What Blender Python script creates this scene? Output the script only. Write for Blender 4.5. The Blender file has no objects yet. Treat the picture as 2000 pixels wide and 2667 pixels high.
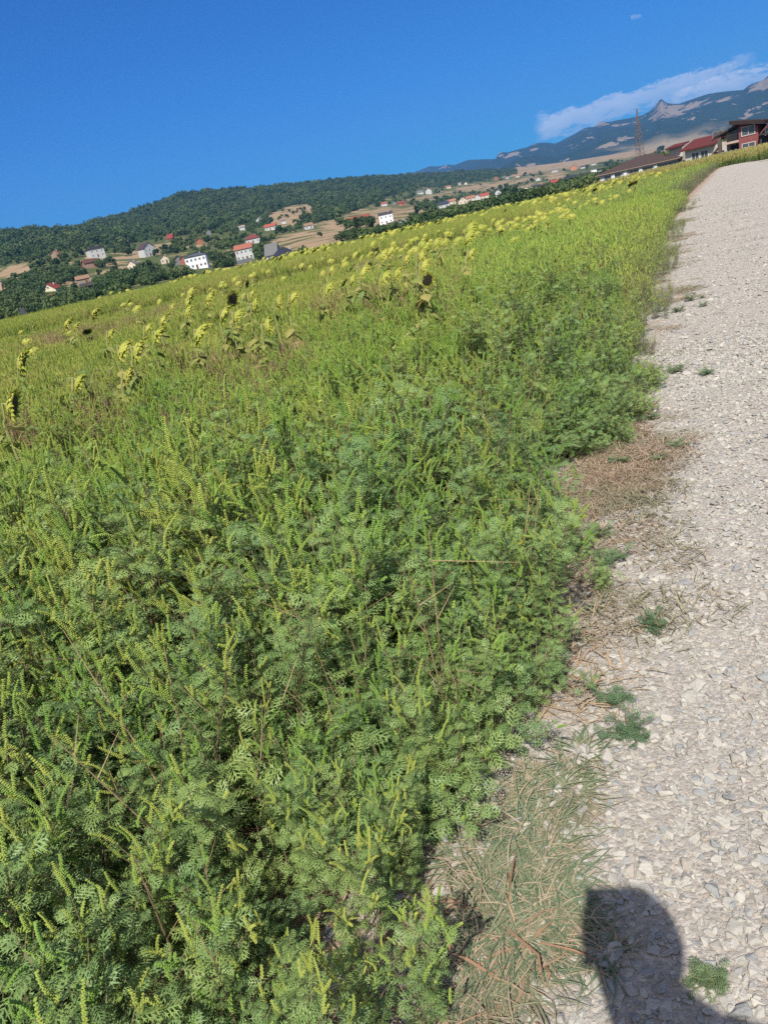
import bpy, math, random
import numpy as np
from mathutils import Vector, Matrix, Euler
from mathutils import noise as mn

random.seed(7); rng = np.random.default_rng(7)
scene = bpy.context.scene
COL = scene.collection
R = math.radians
PI = math.pi

# ------------------------------------------------------------------ camera
FPX, W0, H0 = 1950.0, 2000.0, 2667.0
PITCH, ROLL, CAMZ = R(20.4), R(12.46), 1.5
Fv = np.array([0, math.cos(PITCH), -math.sin(PITCH)])
Uv = np.array([0, math.sin(PITCH), math.cos(PITCH)])
Rv = np.array([1.0, 0, 0])
IX = math.cos(ROLL) * Rv - math.sin(ROLL) * Uv
IY = math.sin(ROLL) * Rv + math.cos(ROLL) * Uv
cam_d = bpy.data.cameras.new('camera'); cam = bpy.data.objects.new('camera', cam_d); COL.objects.link(cam)
cam_d.sensor_fit = 'VERTICAL'; cam_d.sensor_height = 24; cam_d.lens = 24 * FPX / H0
cam_d.clip_start = 0.02; cam_d.clip_end = 30000
m = Matrix(((IX[0], IY[0], -Fv[0], 0), (IX[1], IY[1], -Fv[1], 0), (IX[2], IY[2], -Fv[2], CAMZ), (0, 0, 0, 1)))
cam.matrix_world = m
scene.camera = cam

def ray(px, py):
    d = (px - W0 / 2) * IX - (py - H0 / 2) * IY + FPX * Fv
    return d / np.linalg.norm(d)
def on_z(px, py, z=0.0):
    d = ray(px, py); t = (z - CAMZ) / d[2]
    return np.array([d[0] * t, d[1] * t, z])
def at_d(px, py, dist):
    d = ray(px, py); t = dist / math.hypot(d[0], d[1])
    return np.array([d[0] * t, d[1] * t, CAMZ + d[2] * t])
def azel(px, py):
    d = ray(px, py); return math.degrees(math.atan2(d[0], d[1])), math.atan2(d[2], math.hypot(d[0], d[1]))

# ------------------------------------------------------------------ sun and sky
SR = -ray(1590, 2335)                       # towards the sun: the shadow of the camera falls here
SUN_EL = math.asin(SR[2]); SUN_AZ = math.atan2(SR[0], SR[1])
sun_d = bpy.data.lights.new('sun', 'SUN'); sun = bpy.data.objects.new('sun', sun_d); COL.objects.link(sun)
sun_d.energy = 5.0; sun_d.angle = R(0.55); sun_d.color = (1.0, 0.945, 0.845)
sun.rotation_euler = Vector(SR).to_track_quat('Z', 'Y').to_euler()
sun.location = (0, 0, 50)
scene.view_settings.view_transform = 'Standard'; scene.view_settings.look = 'None'
scene.view_settings.exposure = 0.50; scene.view_settings.gamma = 1.0
scene.cycles.use_denoising = False; scene.cycles.denoising_prefilter = 'ACCURATE'; scene.cycles.denoising_input_passes = 'RGB_ALBEDO_NORMAL'
scene.cycles.max_bounces = 6; scene.cycles.diffuse_bounces = 3; scene.cycles.transmission_bounces = 3
scene.cycles.transparent_max_bounces = 6; scene.cycles.volume_bounces = 0; scene.cycles.glossy_bounces = 2

world = bpy.data.worlds.new('World'); scene.world = world; world.use_nodes = True
def N(nt, typ, **kw):
    n = nt.nodes.new(typ)
    for k, v in kw.items():
        if k.startswith('i_'):
            n.inputs[k[2:].replace('_', ' ')].default_value = v
        else:
            setattr(n, k, v)
    return n
def math_n(nt, op, a, b=None, c=None, clamp=False):
    n = nt.nodes.new('ShaderNodeMath'); n.operation = op; n.use_clamp = clamp
    for i, v in enumerate((a, b, c)):
        if v is None: continue
        if isinstance(v, (int, float)): n.inputs[i].default_value = v
        else: nt.links.new(v, n.inputs[i])
    return n.outputs[0]
def mix_n(nt, f, a, b, blend='MIX'):
    n = nt.nodes.new('ShaderNodeMix'); n.data_type = 'RGBA'; n.blend_type = blend
    for sock, v in ((n.inputs[0], f), (n.inputs[6], a), (n.inputs[7], b)):
        if isinstance(v, (int, float)): sock.default_value = v
        elif isinstance(v, tuple): sock.default_value = v if len(v) == 4 else (*v, 1)
        else: nt.links.new(v, sock)
    return n.outputs[2]
def ramp_n(nt, f, stops, interp='LINEAR'):
    n = nt.nodes.new('ShaderNodeValToRGB'); cr = n.color_ramp; cr.interpolation = interp
    while len(cr.elements) > 1: cr.elements.remove(cr.elements[-1])
    for i, (p, c) in enumerate(stops):
        e = cr.elements[0] if i == 0 else cr.elements.new(p)
        e.position = p; e.color = (c, c, c, 1) if isinstance(c, (int, float)) else (*c, 1)
    nt.links.new(f, n.inputs[0]); return n.outputs[0]
def noise_n(nt, vec, scale, detail=3, rough=0.55, dim='3D'):
    n = nt.nodes.new('ShaderNodeTexNoise'); n.noise_dimensions = dim
    n.inputs['Scale'].default_value = scale; n.inputs['Detail'].default_value = detail; n.inputs['Roughness'].default_value = rough
    if vec is not None: nt.links.new(vec, n.inputs['Vector'])
    return n.outputs['Fac']

wt = world.node_tree; wt.nodes.clear()
sky = N(wt, 'ShaderNodeTexSky', sky_type='NISHITA', sun_disc=False)
sky.sun_elevation = SUN_EL; sky.sun_rotation = SUN_AZ
sky.altitude = 600; sky.air_density = 1.0; sky.dust_density = 0.25; sky.ozone_density = 3.0
hs = N(wt, 'ShaderNodeHueSaturation'); hs.inputs['Saturation'].default_value = 1.22; hs.inputs['Value'].default_value = 1.0
hs.inputs['Hue'].default_value = 0.503
wt.links.new(sky.outputs[0], hs.inputs['Color'])
tcw = N(wt, 'ShaderNodeTexCoord'); sx = N(wt, 'ShaderNodeSeparateXYZ'); wt.links.new(tcw.outputs['Generated'], sx.inputs[0])
azn = math_n(wt, 'ARCTAN2', sx.outputs[0], sx.outputs[1])      # radians, right positive
eln = math_n(wt, 'ARCSINE', sx.outputs[2])
cv = N(wt, 'ShaderNodeCombineXYZ'); wt.links.new(math_n(wt, 'MULTIPLY', azn, 30.0), cv.inputs[0]); wt.links.new(math_n(wt, 'MULTIPLY', eln, 75.0), cv.inputs[1])
def cloud_band(a0, a1, e0, e1, h0, h1, seed):
    """a long low cloud whose middle runs from (a0, e0) to (a1, e1) degrees with half heights h0, h1"""
    t = math_n(wt, 'DIVIDE', math_n(wt, 'SUBTRACT', azn, R(a0)), R(a1 - a0))
    mid = math_n(wt, 'MULTIPLY_ADD', t, R(e1 - e0), R(e0))
    hh = math_n(wt, 'MULTIPLY_ADD', t, R(h1 - h0), R(h0))
    dv = math_n(wt, 'DIVIDE', math_n(wt, 'SUBTRACT', eln, mid), hh)
    vert = math_n(wt, 'SUBTRACT', 1.0, math_n(wt, 'MULTIPLY', dv, dv))
    ends = math_n(wt, 'MULTIPLY', math_n(wt, 'MULTIPLY', t, 9.0, clamp=True), math_n(wt, 'MULTIPLY', math_n(wt, 'SUBTRACT', 1.0, t), 5.0, clamp=True))
    off = N(wt, 'ShaderNodeVectorMath', operation='ADD'); wt.links.new(cv.outputs[0], off.inputs[0]); off.inputs[1].default_value = (seed, seed * 1.7, 0)
    nz = noise_n(wt, off.outputs[0], 0.95, 10, 0.68)
    d = math_n(wt, 'ADD', math_n(wt, 'MULTIPLY', vert, 0.55), math_n(wt, 'MULTIPLY', math_n(wt, 'SUBTRACT', nz, 0.5), 2.6))
    d = math_n(wt, 'MULTIPLY', d, ends)
    cov = ramp_n(wt, d, [(0.04, 0.0), (0.38, 1.0)])
    lit = ramp_n(wt, math_n(wt, 'ADD', math_n(wt, 'MULTIPLY', dv, 0.35), nz), [(0.25, 0.0), (0.85, 1.0)])
    return cov, lit
gam = N(wt, 'ShaderNodeGamma'); gam.inputs['Gamma'].default_value = 1.0; wt.links.new(hs.outputs[0], gam.inputs[0])
skyc = mix_n(wt, 1.0, gam.outputs[0], (0.05, 0.47, 0.90), 'MULTIPLY')
def _ae(px, py):
    a, e = azel(px, py); return a, math.degrees(e)
(_a0, _e0), (_a1, _e1) = _ae(1405, 345), _ae(1960, 170)
(_b0, _f0), (_b1, _f1) = _ae(1740, 262), _ae(2120, 165)
(_c0, _g0), (_c1, _g1) = _ae(1640, 46), _ae(1672, 40)
CLOUDS = [(_a0 - .6, _a1 + .5, _e0 + .1, _e1 + .1, 1.0, .75, 3.3, 0.68), (_b0, _b1, _f0, _f1, .5, .9, 11.0, 0.75), (_c0, _c1, _g0, _g1, .2, .15, 5.2, .3)]
for a0, a1, e0, e1, h0, h1, sd, op in CLOUDS:
    cov, lit = cloud_band(a0, a1, e0, e1, h0, h1, sd)
    cc = mix_n(wt, lit, (4.6, 5.8, 7.6), (9.4, 9.5, 10.2))
    skyc = mix_n(wt, math_n(wt, 'MULTIPLY', cov, op), skyc, cc)
# warm white glow added round the sun, behind the camera, for brighter neutral fill
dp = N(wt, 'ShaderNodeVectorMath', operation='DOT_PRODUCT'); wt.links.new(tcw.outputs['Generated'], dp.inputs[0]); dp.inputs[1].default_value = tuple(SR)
fill_glow = ramp_n(wt, dp.outputs['Value'], [(0.15, 0.0), (0.8, 0.75), (1.0, 1.0)])
skyc = mix_n(wt, math_n(wt, 'MULTIPLY', fill_glow, math_n(wt, 'MULTIPLY_ADD', noise_n(wt, tcw.outputs['Generated'], 3.0, 5), .6, .35)), skyc, (9.4, 8.8, 7.9))
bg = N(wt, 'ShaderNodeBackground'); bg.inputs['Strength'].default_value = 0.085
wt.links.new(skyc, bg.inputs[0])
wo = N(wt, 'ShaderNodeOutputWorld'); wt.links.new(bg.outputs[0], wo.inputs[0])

# ------------------------------------------------------------------ helpers
def tag(o, label=None, cat=None, group=None, kind=None):
    if label: o['label'] = label
    if cat: o['category'] = cat
    if group: o['group'] = group
    if kind: o['kind'] = kind
    return o
def empty(name, loc=(0, 0, 0), rz=0.0, **kw):
    o = bpy.data.objects.new(name, None); COL.objects.link(o); o.location = loc; o.rotation_euler = (0, 0, rz)
    o.empty_display_size = 0.2
    return tag(o, **kw)
def copy_tree(o, parent=None):
    c = o.copy(); COL.objects.link(c); c.parent = parent
    for ch in list(o.children): copy_tree(ch, c)
    return c

class MB:
    """collects geometry of one part"""
    def __init__(s): s.v = []; s.f = []; s.m = []; s.smooth = False
    def add(s, vs, fs, mi=0):
        b = len(s.v); s.v.extend([tuple(map(float, v)) for v in vs]); s.f.extend([tuple(b + i for i in f) for f in fs]); s.m.extend([mi] * len(fs))
    def box(s, c, d, mi=0, M=None):
        x, y, z = d[0] / 2, d[1] / 2, d[2] / 2
        vs = [Vector((c[0] + i * x, c[1] + j * y, c[2] + k * z)) for k in (-1, 1) for j in (-1, 1) for i in (-1, 1)]
        if M: vs = [M @ v for v in vs]
        s.add(vs, [(0, 2, 3, 1), (4, 5, 7, 6), (0, 1, 5, 4), (2, 6, 7, 3), (0, 4, 6, 2), (1, 3, 7, 5)], mi)
    def tube(s, pts, rad, n=6, mi=0, cap=True):
        pts = [Vector(p) for p in pts]
        if isinstance(rad, (int, float)): rad = [rad] * len(pts)
        b = []
        up = Vector((0.13, 0.21, 0.97))
        for i, p in enumerate(pts):
            d = (pts[min(i + 1, len(pts) - 1)] - pts[max(i - 1, 0)])
            d = d.normalized() if d.length > 1e-9 else Vector((0, 0, 1))
            a = d.cross(up)
            if a.length < 1e-3: a = d.cross(Vector((1, 0, 0)))
            a.normalize(); c = d.cross(a)
            b.append([p + (a * math.cos(2 * PI * k / n) + c * math.sin(2 * PI * k / n)) * rad[i] for k in range(n)])
        vs = [v for ring in b for v in ring]; fs = []
        for i in range(len(pts) - 1):
            for k in range(n):
                k2 = (k + 1) % n
                fs.append((i * n + k, i * n + k2, (i + 1) * n + k2, (i + 1) * n + k))
        if cap:
            fs.append(tuple(range(n - 1, -1, -1))); fs.append(tuple(range((len(pts) - 1) * n, len(pts) * n)))
        s.add(vs, fs, mi)
    def mesh(s, name, mats):
        me = bpy.data.meshes.new(name); me.from_pydata(s.v, [], s.f)
        for mt in (mats if isinstance(mats, (list, tuple)) else [mats]): me.materials.append(mt)
        if any(s.m): me.polygons.foreach_set('material_index', s.m)
        if s.smooth: me.polygons.foreach_set('use_smooth', [True] * len(s.f))
        me.update(); return me
    def build(s, name, mats, parent=None, link=True):
        o = bpy.data.objects.new(name, s.mesh(name, mats))
        if link: COL.objects.link(o)
        if parent: o.parent = parent
        return o

def mat(name, col=(0.5, 0.5, 0.5), rough=0.8, spec=0.3, metal=0.0):
    mt = bpy.data.materials.new(name); mt.use_nodes = True
    b = mt.node_tree.nodes['Principled BSDF']
    b.inputs['Base Color'].default_value = (*col, 1); b.inputs['Roughness'].default_value = rough
    b.inputs['Specular IOR Level'].default_value = spec; b.inputs['Metallic'].default_value = metal
    return mt, mt.node_tree, b
def noisy(name, c1, c2, scale=3.0, rough=0.85, spec=0.2, bump=0.0, detail=4, objrand=0.0):
    mt, nt, b = mat(name, c1, rough, spec)
    tc = N(nt, 'ShaderNodeTexCoord')
    nz = noise_n(nt, tc.outputs['Object'], scale, detail)
    f = ramp_n(nt, nz, [(0.32, 0.0), (0.68, 1.0)])
    if objrand:
        oi = N(nt, 'ShaderNodeObjectInfo')
        f = math_n(nt, 'ADD', math_n(nt, 'MULTIPLY', f, 1 - objrand), math_n(nt, 'MULTIPLY', oi.outputs['Random'], objrand))
    nt.links.new(mix_n(nt, f, c1, c2), b.inputs['Base Color'])
    if bump:
        bp = N(nt, 'ShaderNodeBump'); bp.inputs['Strength'].default_value = bump; bp.inputs['Distance'].default_value = 0.02
        nt.links.new(nz, bp.inputs['Height']); nt.links.new(bp.outputs[0], b.inputs['Normal'])
    return mt
def foliage(name, ca, cb, cy=None, yamt=0.5, yscale=0.5, trans=0.25, rough=0.5, spec=0.35):
    """leaf material: per-plant variation from ca to cb, patches of cy by place"""
    mt, nt, b = mat(name, ca, rough, spec)
    oi = N(nt, 'ShaderNodeObjectInfo')
    geo = N(nt, 'ShaderNodeNewGeometry')
    n1 = noise_n(nt, geo.outputs['Position'], 23.0, 2)
    f = math_n(nt, 'ADD', math_n(nt, 'MULTIPLY', oi.outputs['Random'], 0.55), math_n(nt, 'MULTIPLY', n1, 0.45))
    c = mix_n(nt, f, ca, cb)
    if cy:
        n2 = noise_n(nt, geo.outputs['Position'], yscale, 4)
        r = ramp_n(nt, math_n(nt, 'ADD', n2, math_n(nt, 'MULTIPLY', math_n(nt, 'SUBTRACT', oi.outputs['Random'], 0.5), 0.3)), [(0.42, 0.0), (0.68, 1.0)])
        c = mix_n(nt, math_n(nt, 'MULTIPLY', r, yamt), c, cy)
    nt.links.new(c, b.inputs['Base Color'])
    tr = N(nt, 'ShaderNodeBsdfTranslucent'); nt.links.new(c, tr.inputs['Color'])
    ms = N(nt, 'ShaderNodeMixShader'); ms.inputs[0].default_value = trans
    nt.links.new(b.outputs[0], ms.inputs[1]); nt.links.new(tr.outputs[0], ms.inputs[2])
    nt.links.new(ms.outputs[0], nt.nodes['Material Output'].inputs[0])
    return mt

# scatter for what nobody could count: a point mesh and a geometry-node tree instancing plant meshes
def scatter(name, P, rot, scl, sources, label, cat=None, kind='stuff'):
    me = bpy.data.meshes.new(name); n = len(P)
    me.vertices.add(n); me.vertices.foreach_set('co', np.asarray(P, dtype=np.float32).ravel())
    a = me.attributes.new('rot', 'FLOAT_VECTOR', 'POINT'); a.data.foreach_set('vector', np.asarray(rot, dtype=np.float32).ravel())
    scl = np.asarray(scl, dtype=np.float32)
    if scl.ndim == 1: scl = np.repeat(scl[:, None], 3, 1)
    a = me.attributes.new('scl', 'FLOAT_VECTOR', 'POINT'); a.data.foreach_set('vector', scl.ravel())
    a = me.attributes.new('idx', 'INT', 'POINT'); a.data.foreach_set('value', rng.integers(0, len(sources), n).astype(np.int32))
    me.update()
    o = bpy.data.objects.new(name, me); COL.objects.link(o); tag(o, label, cat, None, kind)
    g = bpy.data.node_groups.new(name, 'GeometryNodeTree')
    g.interface.new_socket('Geometry', in_out='INPUT', socket_type='NodeSocketGeometry')
    g.interface.new_socket('Geometry', in_out='OUTPUT', socket_type='NodeSocketGeometry')
    gi = g.nodes.new('NodeGroupInput'); go = g.nodes.new('NodeGroupOutput')
    iop = g.nodes.new('GeometryNodeInstanceOnPoints'); jn = g.nodes.new('GeometryNodeJoinGeometry')
    for s_ in sources:
        oi = g.nodes.new('GeometryNodeObjectInfo'); oi.inputs['Object'].default_value = s_; oi.inputs['As Instance'].default_value = True
        g.links.new(oi.outputs['Geometry'], jn.inputs[0])
    def att(nm, dt):
        t = g.nodes.new('GeometryNodeInputNamedAttribute'); t.data_type = dt; t.inputs[0].default_value = nm; return t.outputs[0]
    g.links.new(gi.outputs[0], iop.inputs['Points']); g.links.new(jn.outputs[0], iop.inputs['Instance'])
    iop.inputs['Pick Instance'].default_value = True
    g.links.new(att('idx', 'INT'), iop.inputs['Instance Index'])
    g.links.new(att('rot', 'FLOAT_VECTOR'), iop.inputs['Rotation'])
    g.links.new(att('scl', 'FLOAT_VECTOR'), iop.inputs['Scale'])
    g.links.new(iop.outputs[0], go.inputs[0])
    md = o.modifiers.new('scatter', 'NODES'); md.node_group = g
    return o

def value_noise(x, y, scale, seed=0):
    return np.array([mn.fractal(Vector((a * scale + seed, b * scale - seed, seed * .37)), 1.0, 2.0, 3) for a, b in zip(x, y)])

# ------------------------------------------------------------------ terrain
CTRL = [  # photo x, photo y, distance: where the land beyond the field lies
    (0, 858, 170), (0, 815, 350), (0, 776, 430), (0, 735, 600), (0, 690, 780), (0, 640, 1000), (0, 614, 1200),
    (200, 812, 200), (200, 760, 400), (200, 700, 560), (200, 655, 700), (200, 612, 1100), (200, 603, 1250),
    (330, 784, 200), (330, 734, 380), (330, 700, 540), (330, 660, 700), (330, 605, 1100), (330, 566, 1500),
    (480, 752, 200), (480, 700, 430), (480, 650, 620), (480, 612, 850), (480, 560, 1300), (480, 513, 1600),
    (650, 714, 200), (650, 676, 440), (650, 634, 600), (650, 600, 820), (650, 550, 1200), (650, 499, 1700),
    (800, 680, 200), (800, 634, 420), (800, 597, 700), (800, 560, 1000), (800, 520, 1400), (800, 483, 1850),
    (1000, 634, 200), (1000, 584, 560), (1000, 560, 760), (1000, 535, 1050), (1000, 500, 1500), (1000, 466, 2100),
    (1200, 588, 200), (1200, 548, 450), (1200, 525, 1000), (1200, 490, 1700), (1200, 450, 2500),
    (1340, 556, 200), (1340, 518, 480), (1340, 500, 1150), (1340, 470, 1700), (1340, 447, 2500), (1340, 440, 3000),
    (1500, 516, 200), (1500, 482, 450), (1500, 464, 1000), (1500, 435, 2000), (1500, 421, 3000),
    (1700, 458, 200), (1700, 436, 450), (1700, 420, 1200), (1700, 395, 2400), (1700, 388, 3000),
    (1900, 404, 200), (1900, 388, 600), (1900, 375, 1200), (1900, 360, 3000),
    (2200, 330, 250), (2200, 320, 800), (2200, 280, 3000), (-250, 912, 170), (-250, 840, 450), (-250, 735, 900), (-250, 665, 1250)]
KA, KR = 1 / 7.0, 1.6
cp = []
for x, y, r in CTRL:
    a, e = azel(x, y); cp.append((a * KA, math.log(r) * KR, CAMZ + r * math.tan(e), r))
cp = np.array(cp); cz = (cp[:, 2] - CAMZ) / cp[:, 3]       # interpolate the slope of sight, smooth in both directions
def phi(d2): return np.where(d2 > 1e-12, 0.5 * d2 * np.log(np.maximum(d2, 1e-12)), 0)
n = len(cp); A = np.zeros((n + 3, n + 3))
dd = ((cp[:, None, :2] - cp[None, :, :2]) ** 2).sum(-1)
A[:n, :n] = phi(dd) + np.eye(n) * 0.01; A[:n, n] = 1; A[:n, n + 1:] = cp[:, :2]; A[n, :n] = 1; A[n + 1:, :n] = cp[:, :2].T
WT = np.linalg.solve(A, np.concatenate([cz, np.zeros(3)]))
CA = [-60, -22.5, -10, 0, 8, 14, 20, 25, 28, 35, 60]; CRr = [48, 50, 53, 58, 66, 76, 92, 106, 112, 115, 115]
RIDGE = [(a, r) for a, r in ((-60, 1250), (-22, 1250), (-17, 1300), (-14, 1550), (-9, 1650), (-5, 1750), (0, 1950), (6, 2300), (11, 2600), (14, 3300), (60, 3300))]
def terrain(x, y):
    x = np.asarray(x, float); y = np.asarray(y, float); shp = x.shape; x = x.ravel(); y = y.ravel()
    r = np.hypot(x, y); az = np.degrees(np.arctan2(x, y)); azc = np.clip(az, -28, 36)
    rr = np.clip(r, 150, 3400); rid = np.interp(azc, [q[0] for q in RIDGE], [q[1] for q in RIDGE])
    over = np.maximum(rr - rid, 0); r2 = np.minimum(rr, rid)
    q = np.stack([azc * KA, np.log(r2) * KR], 1)
    s = np.empty(len(q))
    for i in range(0, len(q), 20000):
        d2 = ((q[i:i + 20000, None, :] - cp[None, :, :2]) ** 2).sum(-1)
        s[i:i + 20000] = phi(d2) @ WT[:n] + WT[n] + q[i:i + 20000] @ WT[n + 1:]
    z = CAMZ + s * r2 - over * 0.12
    rc = np.interp(az, CA, CRr)
    t = np.clip((r - rc) / (150 - rc * .8), 0, 1); t = t * t * (3 - 2 * t)
    z = z * t - 0.9 * np.clip((r - rc) / 30, 0, 1) * (1 - t)
    back = np.clip((np.abs(az) - 60) / 60, 0, 1)          # behind the camera the land stays level
    z = z * (1 - back)
    return z.reshape(shp)
def tz(x, y): return float(terrain(np.array([x]), np.array([y]))[0])
_rs = np.exp(np.linspace(math.log(235), math.log(3300), 700))
def hit(px, py):
    """first place on the land beyond the field seen at a photo point"""
    d = ray(px, py); h = math.hypot(d[0], d[1])
    z = terrain(_rs * d[0] / h, _rs * d[1] / h); zr = CAMZ + _rs * d[2] / h
    k = np.nonzero(z >= zr)[0]
    k = k[0] if len(k) else 400
    return np.array([_rs[k] * d[0] / h, _rs[k] * d[1] / h, z[k]])
def to_px(x, y, z):
    v = np.stack([x, y, z - CAMZ], -1); c = v @ Fv
    return W0 / 2 + FPX * (v @ IX) / c, H0 / 2 - FPX * (v @ IY) / c

def grid_mesh(name, X, Y, Z, mats, attrs=None, smooth=True, closed=False):
    nr, nc = X.shape
    me = bpy.data.meshes.new(name)
    co = np.stack([X, Y, Z], -1).reshape(-1, 3).astype(np.float32)
    me.vertices.add(len(co)); me.vertices.foreach_set('co', co.ravel())
    i = np.arange(nr - 1)[:, None]; j = np.arange(nc - 1)[None, :]
    a = i * nc + j
    q = np.stack([a, a + 1, a + nc + 1, a + nc], -1).reshape(-1, 4)
    me.loops.add(q.size); me.loops.foreach_set('vertex_index', q.ravel().astype(np.int32))
    me.polygons.add(len(q)); me.polygons.foreach_set('loop_start', np.arange(0, q.size, 4, dtype=np.int32))
    me.polygons.foreach_set('loop_total', np.full(len(q), 4, np.int32)) if False else None
    me.update(calc_edges=True); me.validate()
    if smooth: me.polygons.foreach_set('use_smooth', [True] * len(me.polygons))
    for k, v in (attrs or {}).items():
        at = me.attributes.new(k, 'FLOAT', 'POINT'); at.data.foreach_set('value', np.asarray(v, np.float32).ravel())
    me.materials.append(mats)
    o = bpy.data.objects.new(name, me); COL.objects.link(o); return o

FLX = [-400, 0, 130, 230, 330, 430, 600, 700, 850, 900, 1000, 1100, 1200, 1345, 1346, 3000]
FLY = [680, 690, 648, 642, 640, 618, 606, 590, 578, 560, 520, 492, 482, 455, -900, -900]
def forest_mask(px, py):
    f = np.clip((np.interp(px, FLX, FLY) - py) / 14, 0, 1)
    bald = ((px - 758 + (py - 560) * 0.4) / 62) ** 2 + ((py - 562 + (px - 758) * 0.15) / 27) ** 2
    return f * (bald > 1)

DRY = [(960, 572, 135, 26, 1), (1170, 555, 150, 11, 1), (800, 627, 95, 26, .95), (40, 706, 60, 16, .9), (415, 642, 80, 9, .9), (350, 668, 80, 12, .7),
       (1235, 488, 70, 9, .8), (1445, 458, 30, 12, .9), (1330, 475, 90, 8, .8), (230, 678, 80, 12, .6), (520, 640, 60, 8, .5), (230, 735, 60, 12, .6), (1000, 600, 90, 14, .8), (1600, 466, 90, 12, .7), (560, 690, 90, 10, .5), (300, 706, 60, 9, .8), (640, 650, 50, 9, .7), (860, 612, 90, 12, .9), (590, 664, 50, 7, .7), (170, 752, 60, 9, .6), (440, 708, 60, 8, .6), (1130, 512, 60, 7, .7), (1090, 486, 50, 6, .8), (1290, 488, 60, 6, .8), (1390, 484, 40, 7, .8)]
def dry_mask(px, py):
    d = np.zeros_like(px)
    for cx, cy, rx, ry, w in DRY:
        yy = py - cy + (px - cx) * 0.16
        d = np.maximum(d, w * np.clip(1.6 - 1.1 * np.sqrt(((px - cx) / rx) ** 2 + (yy / ry) ** 2), 0, 1))
    bald = ((px - 758 + (py - 560) * 0.4) / 62) ** 2 + ((py - 562 + (px - 758) * 0.15) / 27) ** 2
    d = np.maximum(d, np.clip(1.5 - bald, 0, 1))
    line = np.interp(px, [1320, 1500, 1570, 1700, 1800, 2000], [449, 424, 410, 387, 372, 345])
    return np.maximum(d, np.where(px > 1300, np.clip(1.6 - np.abs(py - line) / 12, 0, 1), 0))

def ground_material():
    mt, nt, b = mat('land', (0.1, 0.1, 0.05), 0.95, 0.1)
    geo = N(nt, 'ShaderNodeNewGeometry'); P = geo.outputs['Position']
    ad = N(nt, 'ShaderNodeAttribute', attribute_name='dry'); af = N(nt, 'ShaderNodeAttribute', attribute_name='forest'); an = N(nt, 'ShaderNodeAttribute', attribute_name='near')
    n1 = noise_n(nt, P, 0.02, 5); n2 = noise_n(nt, P, 0.12, 4); n3 = noise_n(nt, P, 9.0, 5, 0.65)
    green = mix_n(nt, n2, (0.035, 0.06, 0.018), (0.12, 0.13, 0.045))
    tan = mix_n(nt, n1, (0.24, 0.16, 0.095), (0.35, 0.26, 0.155))
    n4 = noise_n(nt, P, 0.035, 6, .65)
    f = math_n(nt, 'ADD', math_n(nt, 'MULTIPLY', ad.outputs['Fac'], .8), math_n(nt, 'MULTIPLY', math_n(nt, 'SUBTRACT', n4, 0.5), 4.0))
    c = mix_n(nt, ramp_n(nt, f, [(0.36, 0.0), (0.55, 1.0)]), green, tan)
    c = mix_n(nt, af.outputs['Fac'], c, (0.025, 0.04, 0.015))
    soil = mix_n(nt, n3, (0.10, 0.07, 0.045), (0.26, 0.20, 0.14))
    c = mix_n(nt, an.outputs['Fac'], c, soil)
    nt.links.new(c, b.inputs['Base Color'])
    return mt
az = np.radians(np.concatenate([np.linspace(-180, -36, 25)[:-1], np.linspace(-36, 40, 340), np.linspace(40, 180, 25)[1:]]))
rr = np.concatenate([[0.02, 2, 8, 20, 35], np.exp(np.linspace(math.log(44), math.log(3500), 190))])
RR, AZ = np.meshgrid(rr, az, indexing='ij')
X, Y = RR * np.sin(AZ), RR * np.cos(AZ); Z = terrain(X, Y)
PX, PY = to_px(X, np.where(Y > 1, Y, 1), Z)
front = (np.abs(AZ) < R(45)) & (RR > 100)
o = grid_mesh('ground', X, Y, Z, ground_material(), {'dry': np.where(front, dry_mask(PX, PY), .3), 'forest': np.where(front & (RR > 500), forest_mask(PX, PY), 0), 'near': np.clip((150 - RR) / 30, 0, 1)})
tag(o, 'brown field soil and the village slopes rising behind it', None, None, 'structure')

# ------------------------------------------------------------------ mountains
MR = [(860, 470), (1000, 459), (1022, 455), (1040, 458), (1055, 458), (1085, 446), (1118, 433), (1145, 433), (1168, 428), (1182, 430), (1220, 416), (1290, 414), (1296, 403), (1301, 397), (1325, 396), (1345, 390), (1370, 384),
      (1395, 373), (1420, 371), (1446, 374), (1461, 367), (1490, 352), (1521, 334), (1535, 331), (1548, 330), (1558, 321), (1566, 315), (1576, 318), (1588, 317), (1612, 312), (1642, 307), (1672, 300), (1694, 288), (1706, 275), (1713, 265), (1718, 259),
      (1723, 258), (1730, 265), (1740, 269), (1755, 271), (1769, 270), (1785, 264), (1805, 257), (1841, 245), (1872, 240), (1910, 236), (1935, 234), (1950, 222), (1970, 214), (1985, 209), (2000, 197), (2100, 170), (2300, 150), (2700, 60)]
ma = np.array([azel(*q) for q in MR])
MAZ = np.linspace(ma[0, 0], 40, 620); ME = np.interp(MAZ, ma[:, 0], ma[:, 1])
MFX = np.array([-2, 6, 12, 18, 24, 30, 40.]); MFZ = np.array([40, 60, 75, 95, 130, 170, 220.])
TT = np.concatenate([np.linspace(0, 1, 110), 1 + np.linspace(0.04, 0.7, 12)])
AZm, Tm = np.meshgrid(MAZ, TT, indexing='xy')
Rid = np.interp(MAZ, [-4, 8, 12, 20, 30, 40], [9000, 8600, 6900, 6400, 5600, 5200])[None, :]
foot = 3300.0
Rm = foot + (Rid - foot) * Tm
zr = CAMZ + Rid * np.tan(ME)[None, :]
zf = (terrain(3300 * np.sin(np.radians(MAZ)), 3300 * np.cos(np.radians(MAZ))) - 25)[None, :]
t = np.clip(Tm, 0, 1)
zb = zf + (zr - zf) * (0.55 * t + 0.45 * t * t)
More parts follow.
